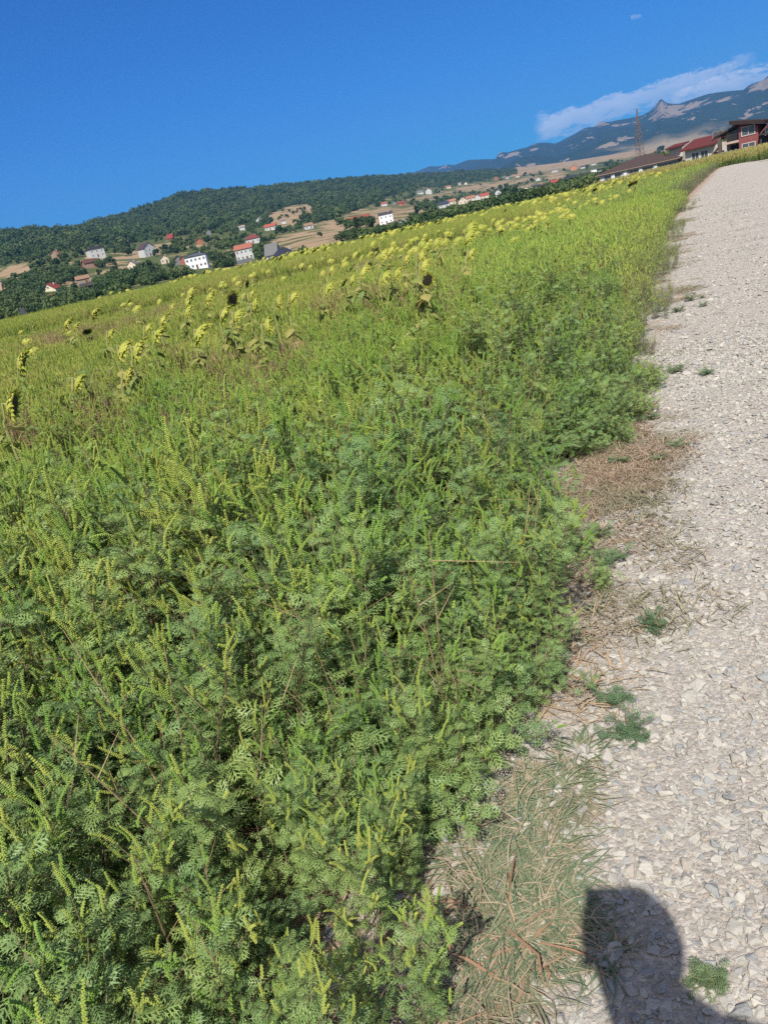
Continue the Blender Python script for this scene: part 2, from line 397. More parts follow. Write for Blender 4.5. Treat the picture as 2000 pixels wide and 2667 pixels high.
Xm, Ym = Rm * np.sin(np.radians(AZm)), Rm * np.cos(np.radians(AZm))
nzv = np.array([mn.ridged_multi_fractal(Vector((a / 1100, b_ / 1500, 2.2)), 1.0, 2.1, 5, 1.0, 2.0) for a, b_ in zip(Xm.ravel(), Ym.ravel())]).reshape(Xm.shape) - 1.0
env = np.clip(t * (1 - t) * 4, 0, 1)
Zm = zb + nzv * 70 * env * np.clip((zr - zf) / 250, 0.1, 1.3) - np.clip(Tm - 1, 0, 1) * 500
PXm, PYm = to_px(Xm, Ym, Zm)
def blob(cx, cy, rx, ry, tilt=0.2):
    return np.clip(1.45 - 1.0 * np.sqrt(((PXm - cx) / rx) ** 2 + ((PYm - cy + (PXm - cx) * tilt) / ry) ** 2), 0, 1)
rock = np.zeros_like(PXm)
for q in [(1720, 276, 20, 20, 0.2), (1752, 288, 60, 17, .22), (1800, 275, 45, 8, .25), (1710, 300, 28, 12, .3), (1565, 324, 18, 7, .1), (1602, 327, 12, 3, .15), (1625, 324, 10, 2.5, .15), (1880, 262, 22, 6, .3), (1985, 220, 40, 14, .4),
          (1302, 404, 9, 7, .1), (1340, 402, 26, 5, .2), (1390, 388, 12, 3, .2), (1375, 428, 30, 7, .05), (1600, 372, 40, 7, .35), (1160, 436, 14, 4, .2), (1960, 290, 45, 12, .45), (1026, 457, 14, 4, 0)]:
    rock = np.maximum(rock, blob(*q))
low = np.clip((0.30 - Tm) / 0.12, 0, 1) * np.clip((PXm - 1500) / 150, 0, 1)
def mountain_material():
    mt, nt, b = mat('mountain', (0.05, 0.07, 0.04), 0.95, 0.05)
    geo = N(nt, 'ShaderNodeNewGeometry'); P = geo.outputs['Position']
    ar = N(nt, 'ShaderNodeAttribute', attribute_name='rock'); al = N(nt, 'ShaderNodeAttribute', attribute_name='low')
    mp = N(nt, 'ShaderNodeMapping'); nt.links.new(P, mp.inputs[0]); mp.inputs['Scale'].default_value = (1, 0.5, 1)
    n1 = noise_n(nt, mp.outputs[0], 0.006, 8, 0.62); n2 = noise_n(nt, mp.outputs[0], 0.0035, 7, 0.6)
    forest = mix_n(nt, noise_n(nt, P, 0.01, 6, .7), (0.010, 0.022, 0.016), (0.026, 0.044, 0.026))
    bare = mix_n(nt, n1, (0.15, 0.11, 0.07), (0.28, 0.23, 0.175))
    n5 = noise_n(nt, mp.outputs[0], 0.011, 8, 0.68)
    f = math_n(nt, 'ADD', ar.outputs['Fac'], math_n(nt, 'MULTIPLY', math_n(nt, 'SUBTRACT', n5, 0.525), 5.5))
    c = mix_n(nt, ramp_n(nt, f, [(0.45, 0.0), (0.58, 1.0)]), forest, bare)
    f2 = math_n(nt, 'MULTIPLY', al.outputs['Fac'], ramp_n(nt, n2, [(0.44, 0.0), (0.53, 1.0)]))
    c = mix_n(nt, f2, c, (0.27, 0.21, 0.12))
    nt.links.new(c, b.inputs['Base Color']); return mt
o = grid_mesh('mountains', Xm, Ym, Zm, mountain_material(), {'rock': rock, 'low': low})
tag(o, 'blue mountain range with a bare rocky peak', None, None, 'structure')

# ------------------------------------------------------------------ gravel road
def XE(y):   # ground x of the edge of the weeds, by distance
    return np.interp(y, [0, 1.0, 1.4, 1.7, 1.95, 2.25, 2.5, 2.83, 3.36, 3.64, 4.0, 4.85, 6.2, 7.7, 12, 21.6, 40, 63, 88], [-.16, -.06, .0, .16, .44, .60, .62, .72, .92, 1.0, 1.25, 1.76, 2.4, 3.15, 5.15, 9.7, 19.4, 31.6, 45.0])
ys = np.concatenate([np.linspace(-6, 6, 90), np.linspace(6.2, 88, 110)])
edge = [(float(XE(max(y, 0))) + 0.06 * math.sin(y * 3) - .55, float(y)) for y in ys]
bend = [(46.2, 90.5), (48, 91), (47.5, 88), (46.5, 85.5), (45.6, 83.5), (44.8, 81.5), (45.2, 79), (48, 74), (54, 68), (70, 60)]
ROADP = edge + [(45.8, 87.9), (45.9, 86), (45.0, 82.6), (42.9, 76.5), (42.4, 73.6), (46, 70), (56, 64), (78, 56), (78, 46), (50, 54)] + [(float(XE(y)) + 7.5, float(y)) for y in (50, 40, 30, 20, 12, 8, 5, 3)] + [(7.6, -2), (7.5, -6)]
def in_road(x, y):
    x = np.asarray(x); y = np.asarray(y); c = np.zeros(x.shape, bool); n_ = len(ROADP)
    for i in range(n_):
        x1, y1 = ROADP[i]; x2, y2 = ROADP[(i + 1) % n_]
        if y1 == y2: continue
        k = ((y1 > y) != (y2 > y)) & (x < (x2 - x1) * (y - y1) / (y2 - y1) + x1); c ^= k
    return c
def road_material():
    mt, nt, b = mat('road_gravel', (0.4, 0.35, 0.3), 0.95, 0.1)
    geo = N(nt, 'ShaderNodeNewGeometry'); P = geo.outputs['Position']
    n1 = noise_n(nt, P, 1.3, 5); n2 = noise_n(nt, P, 38.0, 5, 0.7); n0 = noise_n(nt, P, 160.0, 3, .7)
    vo = N(nt, 'ShaderNodeTexVoronoi'); vo.inputs['Scale'].default_value = 75; nt.links.new(P, vo.inputs['Vector'])
    v2 = N(nt, 'ShaderNodeTexVoronoi'); v2.inputs['Scale'].default_value = 22; nt.links.new(P, v2.inputs['Vector'])
    base = mix_n(nt, n1, (0.33, 0.305, 0.27), (0.41, 0.385, 0.345))
    base = mix_n(nt, math_n(nt, 'MULTIPLY', n2, 0.55), base, (0.30, 0.25, 0.21))
    sv = N(nt, 'ShaderNodeSeparateColor'); nt.links.new(vo.outputs['Color'], sv.inputs[0])
    peb = ramp_n(nt, sv.outputs[0], [(0.0, (0.36, 0.35, 0.34)), (0.25, (0.55, 0.50, 0.44)), (0.6, (0.64, 0.60, 0.54)), (0.85, (0.46, 0.39, 0.33))], 'CONSTANT')
    base = mix_n(nt, math_n(nt, 'MULTIPLY', ramp_n(nt, sv.outputs[1], [(0.5, 0.0), (0.6, 1.0)]), 0.4), base, peb)
    # earth and straw litter along the verge
    av = N(nt, 'ShaderNodeAttribute', attribute_name='verge')
    fv = math_n(nt, 'ADD', av.outputs['Fac'], math_n(nt, 'MULTIPLY', math_n(nt, 'SUBTRACT', noise_n(nt, P, 2.6, 4), 0.5), 1.6))
    base = mix_n(nt, math_n(nt, 'MULTIPLY', ramp_n(nt, fv, [(0.35, 0.0), (0.75, 1.0)]), 0.75), base, mix_n(nt, n2, (0.20, 0.125, 0.08), (0.42, 0.31, 0.22)))
    nt.links.new(base, b.inputs['Base Color'])
    h = math_n(nt, 'ADD', math_n(nt, 'MULTIPLY', vo.outputs['Distance'], -0.6), math_n(nt, 'ADD', math_n(nt, 'MULTIPLY', n2, 0.9), math_n(nt, 'MULTIPLY', n0, .6)))
    bp = N(nt, 'ShaderNodeBump'); bp.inputs['Strength'].default_value = 0.7; bp.inputs['Distance'].default_value = 0.012
    nt.links.new(h, bp.inputs['Height']); nt.links.new(bp.outputs[0], b.inputs['Normal'])
    return mt
import bmesh
def lin_road():
    # strip across the road along its length, then the far bend as a flat polygon
    yy = np.concatenate([np.linspace(-6, 6, 90), np.exp(np.linspace(math.log(6.2), math.log(87), 90))])
    us = np.concatenate([np.linspace(0, 1.4, 12), np.linspace(1.7, 8.05, 8)])
    Yg, U = np.meshgrid(yy, us, indexing='ij')
    Xl = XE(np.maximum(Yg, 0)) + 0.06 * np.sin(Yg * 3) - .55
    Xg = Xl + U
    Zg = 0.008 + np.array([mn.fractal(Vector((a * .9, b_ * .9, 0)), 1, 2, 4) for a, b_ in zip(Xg.ravel(), Yg.ravel())]).reshape(Xg.shape) * 0.008 + 0.008
    return grid_mesh('gravel_road', Xg, Yg, Zg, road_material(), {'verge': np.clip(1.0 - U / (0.85 + 0.25 * np.sin(Yg * 1.9)), 0, 1)})
road = lin_road(); tag(road, 'pale gravel road with loose broken stones', None, None, 'structure')
mb = MB()
bx = [(44.0, 87, .02), (46.5, 89.6, .02), (49, 90, .02), (53, 87, .02), (60, 82, .02), (75, 75, .02), (78, 60, .02), (60, 50, .02), (52.5, 87, .019)]
mb.add([(40.5, 73, .034), (43, 74.5, .034), (46, 70, .034), (56, 64, .034), (78, 56, .034), (78, 46, .034), (50, 54, .034), (38, 63, .034)], [tuple(range(7, -1, -1))])
o = mb.build('gravel_road_bend', road.data.materials[0]); tag(o, 'far bend of the pale gravel road', None, None, 'structure')

# ------------------------------------------------------------------ houses
_mc = {}
def pm(c, rough=0.85, spec=0.15, var=0.12, scale=1.2):
    k = (c, rough)
    if k not in _mc:
        c2 = tuple(x * (1 - var * 1.6) for x in c)
        _mc[k] = noisy('paint', c, c2, scale, rough, spec)
    return _mc[k]
def tile_mat(c):
    k = ('tile', c)
    if k not in _mc:
        mt, nt, b = mat('roof_tiles', c, 0.8, 0.2)
        tc = N(nt, 'ShaderNodeTexCoord'); br = N(nt, 'ShaderNodeTexBrick'); nt.links.new(tc.outputs['Object'], br.inputs['Vector'])
        br.inputs['Scale'].default_value = 3.0; br.inputs['Color1'].default_value = (*c, 1); br.inputs['Color2'].default_value = (*[x * .72 for x in c], 1); br.inputs['Mortar'].default_value = (*[x * .5 for x in c], 1)
        br.inputs['Mortar Size'].default_value = 0.03
        nz = noise_n(nt, tc.outputs['Object'], .8, 4)
        nt.links.new(mix_n(nt, math_n(nt, 'MULTIPLY', nz, .4), br.outputs['Color'], tuple(x * .6 for x in c)), b.inputs['Base Color']); _mc[k] = mt
    return _mc[k]
GLASS, _, gb = mat('window_glass', (0.07, 0.085, 0.10), 0.12, 0.6)
WHITE, TRIM, DARKM = (0.53, 0.53, 0.52), (0.75, 0.74, 0.72), (0.06, 0.05, 0.05)

def window(parent, x, z, w, h, yface, frame_c=TRIM, nx=0.0, side=0):
    """side 0: on the front (-y), 1: on the right end (+x at nx), -1: left end"""
    f = MB(); p = MB(); t = 0.09
    if side == 0:
        for a, b_ in (((x, yface - .04, z + h / 2), (w + 2 * t, .08, t)), ((x, yface - .04, z - h / 2), (w + 2 * t, .1, t)), ((x - w / 2 - t / 2, yface - .041, z), (t, .08, h)), ((x + w / 2 + t / 2, yface - .041, z), (t, .08, h)), ((x, yface - .03, z), (.06, .06, h - t))): f.box(a, b_)
        p.box((x, yface - .015, z), (w, .024, h - t))
    else:
        for a, b_ in (((nx + side * .04, x, z + h / 2), (.08, w + 2 * t, t)), ((nx + side * .04, x, z - h / 2), (.1, w + 2 * t, t)), ((nx + side * .041, x - w / 2 - t / 2, z), (.08, t, h)), ((nx + side * .041, x + w / 2 + t / 2, z), (.08, t, h)), ((nx + side * .03, x, z), (.06, .06, h - t))): f.box(a, b_)
        p.box((nx + side * .015, x, z), (.024, w, h - t))
    fo = f.build('window', pm(frame_c), parent); p.build('pane', GLASS, fo); return fo

def roof_mesh(kind, w, d, h, rh, ov=.5, th=.18):
    m_ = MB(); X_, Y_ = w / 2 + ov, d / 2 + ov
    drop = rh * ov / (d / 2 if kind in 'xh' else w / 2)
    z0, z1 = h - (drop if kind in 'xy' else 0) + .02, h + rh
    if kind == 'x': vs = [(-X_, -Y_, z0), (X_, -Y_, z0), (X_, 0, z1), (-X_, 0, z1), (X_, Y_, z0), (-X_, Y_, z0)]; fs = [(0, 1, 2, 3), (3, 2, 4, 5)]
    elif kind == 'y': vs = [(-X_, -Y_, z0), (0, -Y_, z1), (0, Y_, z1), (-X_, Y_, z0), (X_, -Y_, z0), (X_, Y_, z0)]; fs = [(3, 0, 1, 2), (2, 1, 4, 5)]
    elif kind == 'h':
        k = min(Y_, X_ * .9); vs = [(-X_, -Y_, z0), (X_, -Y_, z0), (X_, Y_, z0), (-X_, Y_, z0), (-X_ + k, 0, z1), (X_ - k, 0, z1)]; fs = [(0, 1, 5, 4), (1, 2, 5), (2, 3, 4, 5), (3, 0, 4)]
    elif kind == 'm': vs = [(-X_, -Y_, h + .05), (X_, -Y_, h + .05), (X_, Y_, h + rh), (-X_, Y_, h + rh)]; fs = [(0, 1, 2, 3)]
    else: vs = [(-X_, -Y_, h + .05), (X_, -Y_, h + .05), (X_, Y_, h + .05), (-X_, Y_, h + .05)]; fs = [(0, 1, 2, 3)]; th = .35
    nv = len(vs); top = [(a, b_, c + th) for a, b_, c in vs]
    m_.add(vs + top, [tuple(reversed(f)) for f in fs] + [tuple(i + nv for i in f) for f in fs])
    cnt = {}
    for f in fs:
        for i in range(len(f)):
            e = (f[i], f[(i + 1) % len(f)]); cnt[e] = 1
    for (a, b_) in list(cnt):
        if (b_, a) not in cnt: m_.add([vs[a], vs[b_], top[b_], top[a]], [(0, 1, 2, 3)])
    return m_
def wall_mesh(kind, w, d, h, rh):
    m_ = MB(); x, y = w / 2, d / 2
    m_.box((0, 0, h / 2 - .75), (w, d, h + 1.5))
    if kind == 'y':
        for s in (-1, 1): m_.add([(-x, s * y, h), (x, s * y, h), (0, s * y, h + rh)], [(0, 1, 2)])
    if kind == 'x':
        for s in (-1, 1): m_.add([(s * x, -y, h), (s * x, y, h), (s * x, 0, h + rh)], [(0, 1, 2)])
    if kind == 'm': m_.add([(-x, -y, h), (x, -y, h), (-x, y, h), (x, y, h), (-x, y, h + rh), (x, y, h + rh)], [(0, 2, 4), (1, 5, 3), (2, 3, 5, 4)])
    return m_
HOUSES = []
def house(name, label, px, py, wpx, kind='x', storeys=1, wall=WHITE, roofc=(.25, .06, .04), dist=None, yaw=0, depth=None, rh=None, hh=None, wins=None, group=None, cat='house', chim=True, top=None):
    p = hit(px, py) if dist is None else at_d(px, py, dist)
    if dist is not None: p[2] = tz(p[0], p[1])
    D = math.hypot(p[0], p[1]); w = .93 * wpx * float((p - np.array([0, 0, CAMZ])) @ Fv) / FPX; w = max(w, 4.5)
    d = depth or w * .75; h = hh or (2.9 * storeys + .3); rh_ = rh if rh is not None else {'x': d * .3, 'y': w * .36, 'h': d * .24, 'm': 1.6, 'f': 0}[kind]
    if top is not None: p[2] = at_d(px, top, D)[2] - h - rh_
    t_ = empty(name, (p[0], p[1], p[2]), -math.atan2(p[0], p[1]) + R(yaw), label=label, cat=cat, group=group)
    wall_mesh(kind, w, d, h, rh_).build('wall', pm(wall), t_)
    ro = roof_mesh(kind, w, d, h, rh_).build('roof', tile_mat(roofc), t_)
    if chim and wpx > 14 and kind != 'f':
        c = MB(); c.box((w * .22, d * .1, h + rh_ * .9), (.6, .6, 1.3)); c.build('chimney', pm((.4, .33, .28)), ro)
    if wpx > 18:
        nw = wins or max(2, int(w / 3.2))
        for s in range(storeys):
            for k in range(nw):
                x = -w / 2 + w * (k + .5) / nw
                if s == 0 and k == nw // 2:
                    dm = MB(); dm.box((x, -d / 2 - .03, 1.0), (1.0, .06, 2.05)); dm.build('door', pm((.13, .07, .04)), t_); continue
                window(t_, x, 1.55 + s * 2.9, 1.0, 1.1, -d / 2)
        if kind == 'y' and w > 6: window(t_, 0, h + rh_ * .35, 1.0, 1.0, -d / 2)
    HOUSES.append((px, py, max(wpx, 10), h + rh_))
    return t_, p, w, d, h
RED, ORN, BRN, DRK, BLU, GRY, TANR = (.29, .06, .045), (.42, .14, .07), (.13, .06, .045), (.04, .035, .04), (.05, .06, .09), (.2, .2, .2), (.33, .2, .13)
CRM, PNK, BRK, LG = (.62, .54, .42), (.58, .38, .3), (.35, .14, .09), (.5, .5, .5)
A_ = house
A_('villa', 'white two storey villa with dark roof in front of the forest', 253, 671, 42, 'h', 2, WHITE, DRK, yaw=20)
A_('cabin', 'small cabin with orange roof just left of the white villa', 149, 671, 22, 'y', 1, (.3, .2, .13), ORN, yaw=-15)
A_('house', 'house with brown roof and timber front below the white villa', 238, 697, 36, 'x', 1, (.35, .2, .15), BRN, yaw=15)
A_('house', 'white house with brown gabled roof right of the white villa', 387, 668, 38, 'y', 2, WHITE, (.09, .06, .07), yaw=35)
A_('cabin', 'steep red roofed cabin among trees under the wooded hill', 446, 624, 16, 'x', 1, (.25, .1, .08), RED, rh=3.2, hh=1.6, yaw=-20)
A_('cabin', 'small pale gabled cabin half way between village road and forest', 351, 702, 26, 'y', 1, CRM, GRY, yaw=-30)
A_('house', 'cream house with bright red roof at left among trees', 142, 768, 42, 'y', 2, (.68, .62, .46), RED, dist=430, top=736, yaw=-35)
A_('barn', 'low barn with red roof right behind the dark grey roof', 130, 792, 32, 'x', 1, (.3, .15, .1), (.33, .05, .05), dist=400, chim=False, top=770)
A_('barn', 'long barn with brown roof beside the low red roof', 172, 796, 66, 'x', 1, (.2, .1, .07), (.13, .09, .08), dist=390, top=770, yaw=-8, chim=False)
A_('house', 'long house with dark grey roof at the lower left edge of the field', 95, 824, 92, 'x', 1, LG, (.06, .06, .075), dist=300, top=795, yaw=-14, rh=2.2)
A_('house', 'pink gabled house cut by the left border of the photo', 3, 756, 30, 'y', 1, PNK, BRN)
A_('shed', 'open shed with tan roof in the trees', 221, 742, 34, 'x', 1, (.3, .22, .15), TANR, chim=False)
A_('shed', 'dark timber shed below the tan roofed shed', 233, 764, 30, 'x', 1, (.1, .08, .06), (.07, .06, .055), chim=False)
A_('house', 'twin gabled house with black roof just over the crop at left', 352, 752, 26, 'y', 1, LG, DRK, dist=380, top=724)
A_('house', 'grey house beside the twin gabled black roof', 377, 750, 20, 'y', 1, (.25, .25, .3), (.06, .06, .08), dist=380, top=728)
A_('house', 'low brick red house just over the crop', 449, 734, 38, 'x', 1, BRK, BRK, dist=360, top=714, chim=False)
A_('house', 'house with slate blue roof right of the brick red one', 487, 724, 34, 'x', 1, LG, BLU, dist=360, top=711)
A_('house', 'house with pinkish roof between trees left of the long white house', 432, 686, 22, 'y', 1, CRM, (.36, .2, .15))
A_('shed', 'dark gabled shed of the pair beside the long white house', 468, 689, 12, 'y', 1, GRY, DRK)
A_('shed', 'olive gabled shed of the pair beside the long white house', 482, 689, 13, 'y', 1, BRK, (.25, .25, .2))
A_('house', 'long white two storey house with flat blue grey roof', 519, 699, 58, 'h', 2, (.8, .8, .82), (.1, .11, .14), wins=5, rh=1.1, yaw=-8)
A_('house', 'white two storey house with orange red roof over a black canopy', 643, 677, 48, 'x', 2, WHITE, (.4, .15, .1), wins=4, yaw=-8)
A_('house', 'white house with red brown hipped roof directly behind another white house', 661, 634, 40, 'h', 1, WHITE, (.2, .06, .05), rh=3)
A_('house', 'big house with dark blue hipped roof rising over the crop', 742, 676, 92, 'h', 1, LG, (.035, .04, .06), dist=260, top=643, rh=3.6, depth=12)
A_('house', 'house with grey tiled roof left of the dark blue roof', 710, 655, 34, 'x', 1, LG, GRY, dist=330, top=634, yaw=-25, rh=3.5)
A_('house', 'white gabled house with red roof at the foot of the bare patch', 707, 599, 31, 'x', 1, WHITE, (.42, .11, .07), yaw=-10)
A_('house', 'small bluish house left of the red roof under the bare patch', 679, 587, 20, 'y', 2, LG, BLU)
A_('house', 'small house with pale pink roof at the forest foot', 632, 600, 16, 'x', 1, LG, (.4, .3, .27))
A_('cabin', 'tiny white cabin at the corner of the bare patch', 740, 583, 12, 'x', 1, WHITE, GRY)
A_('cabin', 'tiny cabin with vivid red roof in the wood', 522, 637, 12, 'y', 1, BRK, RED)
A_('cabin', 'cabin with dull pink roof in the wood', 545, 612, 14, 'y', 1, GRY, (.3, .16, .13))
A_('house', 'white house with tan roof on the bare slope', 805, 597, 24, 'x', 1, WHITE, TANR, yaw=10)
A_('barn', 'long barn with red tiled roof left of the white modern house', 935, 588, 64, 'x', 1, (.3, .2, .15), (.3, .075, .05), rh=3.6, chim=False, yaw=-6)
A_('house', 'white modern two storey house beside the long red barn', 1008, 583, 38, 'm', 2, (.82, .83, .86), (.08, .07, .08), wins=3)
A_('house', 'small white house with red roof above the tan hill', 1001, 537, 16, 'x', 1, WHITE, (.4, .12, .09))
A_('house', 'small brick house with dull red roof above the tan hill', 1047, 536, 19, 'x', 1, BRK, (.25, .07, .05))
A_('house', 'small dark grey house between two red roofed ones', 1027, 534, 11, 'y', 1, GRY, DRK)
A_('house', 'white gabled house high on the slope below the forest', 1117, 506, 17, 'y', 2, WHITE, TANR)
A_('house', 'low whitish house left of the highest white gable', 1095, 506, 17, 'x', 1, LG, GRY)
A_('cabin', 'orange roofed cabin at the forest edge', 1007, 510, 12, 'x', 1, CRM, ORN)
A_('cabin', 'orange roofed cabin near the top of the village', 1168, 491, 12, 'x', 1, CRM, (.45, .2, .12))
A_('cabin', 'tiny pale cabin under the forest top', 1197, 481, 8, 'x', 1, WHITE, TANR)
A_('cabin', 'tiny cream cabin under the forest top', 1213, 481, 8, 'y', 1, CRM, GRY)
A_('house', 'house with dark slate roof at the left end of the village row', 1157, 541, 28, 'x', 1, LG, BLU)
A_('house', 'house with salmon roof second in the village row', 1177, 532, 22, 'x', 1, CRM, (.45, .2, .13))
A_('house', 'house with orange roof third in the village row', 1206, 531, 26, 'y', 1, CRM, ORN)
A_('house', 'house with long salmon roof in the middle of the village row', 1226, 523, 24, 'x', 1, CRM, (.42, .18, .12))
A_('house', 'white walled house with salmon roof fifth in the village row', 1243, 521, 18, 'y', 1, WHITE, (.4, .17, .12))
A_('house', 'house with bright red roof at the right end of the village row', 1262, 516, 26, 'x', 1, CRM, (.42, .09, .06))
A_('house', 'narrow bluish white house right of the village row', 1298, 516, 16, 'y', 2, WHITE, BLU)
A_('house', 'cream gabled house, left one of a pair', 1338, 503, 22, 'y', 1, (.75, .58, .47), (.38, .17, .12))
A_('house', 'cream gabled house, right one of a pair', 1370, 504, 22, 'y', 1, (.75, .68, .5), (.2, .08, .06))
A_('house', 'white house with blue roof behind the cream pair', 1393, 493, 17, 'x', 1, WHITE, BLU)
A_('house', 'house with low black roof right of the cream pair', 1408, 508, 30, 'x', 1, GRY, DRK)
A_('house', 'cream house with scarlet roof above the black roof', 1444, 483, 20, 'x', 1, CRM, (.42, .07, .05))
A_('cabin', 'small white cabin on the tan slope', 1401, 471, 12, 'y', 1, WHITE, TANR)
A_('house', 'reddish brick house near the tip of the wood', 1292, 470, 10, 'y', 2, BRK, BRN)
A_('cabin', 'tiny white cabin near the tip of the wood', 1321, 466, 8, 'x', 1, WHITE, GRY)
A_('cabin', 'tiny salmon cabin near the tip of the wood', 1348, 462, 9, 'x', 1, CRM, (.4, .18, .12))
A_('house', 'distant white house under the straw coloured field', 1444, 448, 15, 'x', 1, WHITE, GRY)
A_('house', 'distant orange brick house under the straw coloured field', 1494, 444, 17, 'y', 2, (.5, .22, .12), (.33, .12, .08))
A_('house', 'distant white house right of the orange brick one', 1517, 439, 12, 'x', 1, WHITE, BLU)
A_('house', 'distant white house furthest right under the straw coloured field', 1545, 430, 12, 'x', 1, WHITE, GRY)
A_('house', 'modern white house with black flat roof left of the white box', 1525, 467, 30, 'm', 1, (.8, .8, .8), DRK, chim=False)
A_('house', 'white box shaped house with flat roof', 1547, 460, 15, 'f', 2, (.85, .85, .85), GRY, chim=False)
A_('house', 'white house with thin flat roof nearest the big brown roof', 1560, 454, 17, 'f', 1, (.8, .8, .8), (.4, .4, .42), chim=False)
A_('house', 'house with low dark blue roof in front of the modern white one', 1487, 476, 32, 'x', 1, GRY, (.035, .04, .055), chim=False)
A_('house', 'far house with red roof behind the big brown roof', 1748, 391, 14, 'y', 1, BRN, (.4, .07, .05), dist=420)

# ---- the near houses on the right
def local_frame(px, dist, turn):
    d = ray(px, 400); a = math.atan2(d[0], d[1]); return np.array([math.sin(a) * dist, math.cos(a) * dist, 0.0]), -a + R(turn)
def span(px0, d0, px1, d1):
    """two ground points seen at photo columns; returns centre, yaw, length"""
    def g(px, dd):
        yh = 810 - .221 * px; d = ray(px, yh); h = math.hypot(d[0], d[1]); return np.array([d[0] / h * dd, d[1] / h * dd])
    a, b_ = g(px0, d0), g(px1, d1); c = (a + b_) / 2; L = float(np.linalg.norm(b_ - a)); return (c[0], c[1], 0), math.atan2(b_[1] - a[1], b_[0] - a[0]), L
def zp(px, py, dd): return float(at_d(px, py, dd)[2])
def prism(m_, pts, y0, y1, mi=0):
    """extrude an x-z outline along y"""
    n_ = len(pts); m_.add([(a, y0, b_) for a, b_ in pts] + [(a, y1, b_) for a, b_ in pts], [tuple(range(n_)), tuple(range(2 * n_ - 1, n_ - 1, -1))] + [(i, i + n_, (i + 1) % n_ + n_, (i + 1) % n_) for i in range(n_)], mi)
def slab(m_, x0, z0_, x1, z1_, y0, y1, th):
    m_.add([(x0, y0, z0_), (x1, y0, z1_), (x1, y1, z1_), (x0, y1, z0_), (x0, y0, z0_ + th), (x1, y0, z1_ + th), (x1, y1, z1_ + th), (x0, y1, z0_ + th)], [(3, 2, 1, 0), (4, 5, 6, 7), (0, 1, 5, 4), (1, 2, 6, 5), (2, 3, 7, 6), (3, 0, 4, 7)])
def yslab(m_, x0, x1, y0, z0_, y1, z1_, th):
    """roof plane sloping along y"""
    m_.add([(x0, y0, z0_), (x1, y0, z0_), (x1, y1, z1_), (x0, y1, z1_), (x0, y0, z0_ + th), (x1, y0, z0_ + th), (x1, y1, z1_ + th), (x0, y1, z1_ + th)], [(3, 2, 1, 0), (4, 5, 6, 7), (0, 1, 5, 4), (1, 2, 6, 5), (2, 3, 7, 6), (3, 0, 4, 7)])
# big brown roof
DL, DR = 160, 160
c, yw, L = span(1562, DL, 1764, DR)
ze = zp(1766, 409.5, DR) - .05; dep = 9.5; dm_ = (DL + DR) / 2 + dep / 2
zr_ = zp(1708, 396, dm_)
t1 = empty('bungalow', (c[0], c[1], 0), yw, label='long white bungalow under a big dark brown hipped roof', cat='house')
mw = MB(); mw.box((0, dep / 2, ze - 2.4), (L, dep, 5.0)); mw.build('wall', pm((.62, .62, .64)), t1)
rm = MB(); ov = .9; X_, Y0, Y1 = L / 2 + ov, -.45, dep + ov
vs = [(-X_, Y0, ze), (X_, Y0, ze), (X_, Y1, ze), (-X_, Y1, ze), (X_ - 7.5, dep / 2, zr_), (X_ - 5.0, dep / 2, zr_)]
rm.add(vs + [(a, b_, ze - .22) for a, b_, _ in vs[:4]], [(0, 1, 5, 4), (1, 2, 5), (2, 3, 4, 5), (3, 0, 4), (0, 6, 7, 1), (1, 7, 8, 2), (2, 8, 9, 3), (3, 9, 6, 0), (9, 8, 7, 6)])
rf = rm.build('roof', tile_mat((.085, .06, .055)), t1)
gm = MB(); gm.tube([(-X_, Y0 - .06, ze - .12), (X_, Y0 - .06, ze - .12)], .08); gm.build('gutter', pm((.25, .18, .15)), rf)
for k, (fx, fw) in enumerate([(-.40, 1.0), (-.27, 1.0), (-.06, 1.6), (.12, 1.5), (.37, 3.6)]): window(t1, fx * L, ze - 1.35, fw, 1.7 if fw < 4 else 2.2, 0, (.2, .2, .22))
for fx in (-.33, -.17, .03, .22):
    pl_ = MB(); pl_.box((fx * L, -.12, ze - 1.8), (.6, .16, 3.4)); pl_.build('pilaster', pm((.72, .72, .72)), t1)
# low house with the red sheet roof
DD = 158
c, yw, L = span(1784, DD, 1863, DD - 3)
zt = (zp(1776, 372, DD + 5) + zp(1864, 347, DD + 1)) / 2; ze = (zp(1784, 394, DD) + zp(1865, 372, DD - 3)) / 2
t2 = empty('annex_house', (c[0], c[1], 0), yw, label='low cream house with dark red sheet roof between the brown roof and the red house', cat='house')
mw = MB(); mw.box((0, 3.5, ze - 2.45), (L, 7, 5.0)); mw.build('wall', pm((.60, .55, .48)), t2)
rm = MB(); yslab(rm, -L / 2 - .7, L / 2 + .2, -.8, ze - .1, 4.2, zt - .2, .2); yslab(rm, -L / 2 - .7, L / 2 + .2, 7.8, ze + .5, 4.21, zt - .22, .2); rm.build('roof', tile_mat((.15, .038, .036)), t2)
window(t2, -L * .16, ze - 1.35, 1.3, 1.4, 0, (.7, .7, .7)); window(t2, L * .14, ze - 1.35, 1.3, 1.4, 0, (.7, .7, .7))
c, yw, L = span(1743, DD + 4, 1778, DD + 3)
t2b = empty('garage', (c[0], c[1], 0), yw, label='small cream outbuilding with dark red roof edge left of the low cream house', cat='garage')
zt = zp(1750, 378, DD + 10); ze = zp(1744, 388, DD + 7)
mw = MB(); mw.box((0, 3, ze - 2.45), (L, 6, 5.0)); mw.build('wall', pm((.60, .55, .48)), t2b)
rm = MB(); yslab(rm, -L / 2 - .3, L / 2 + .1, -1, ze - .1, 3, zt - .2, .2); so = rm.build('roof', tile_mat((.15, .038, .036)), t2b)
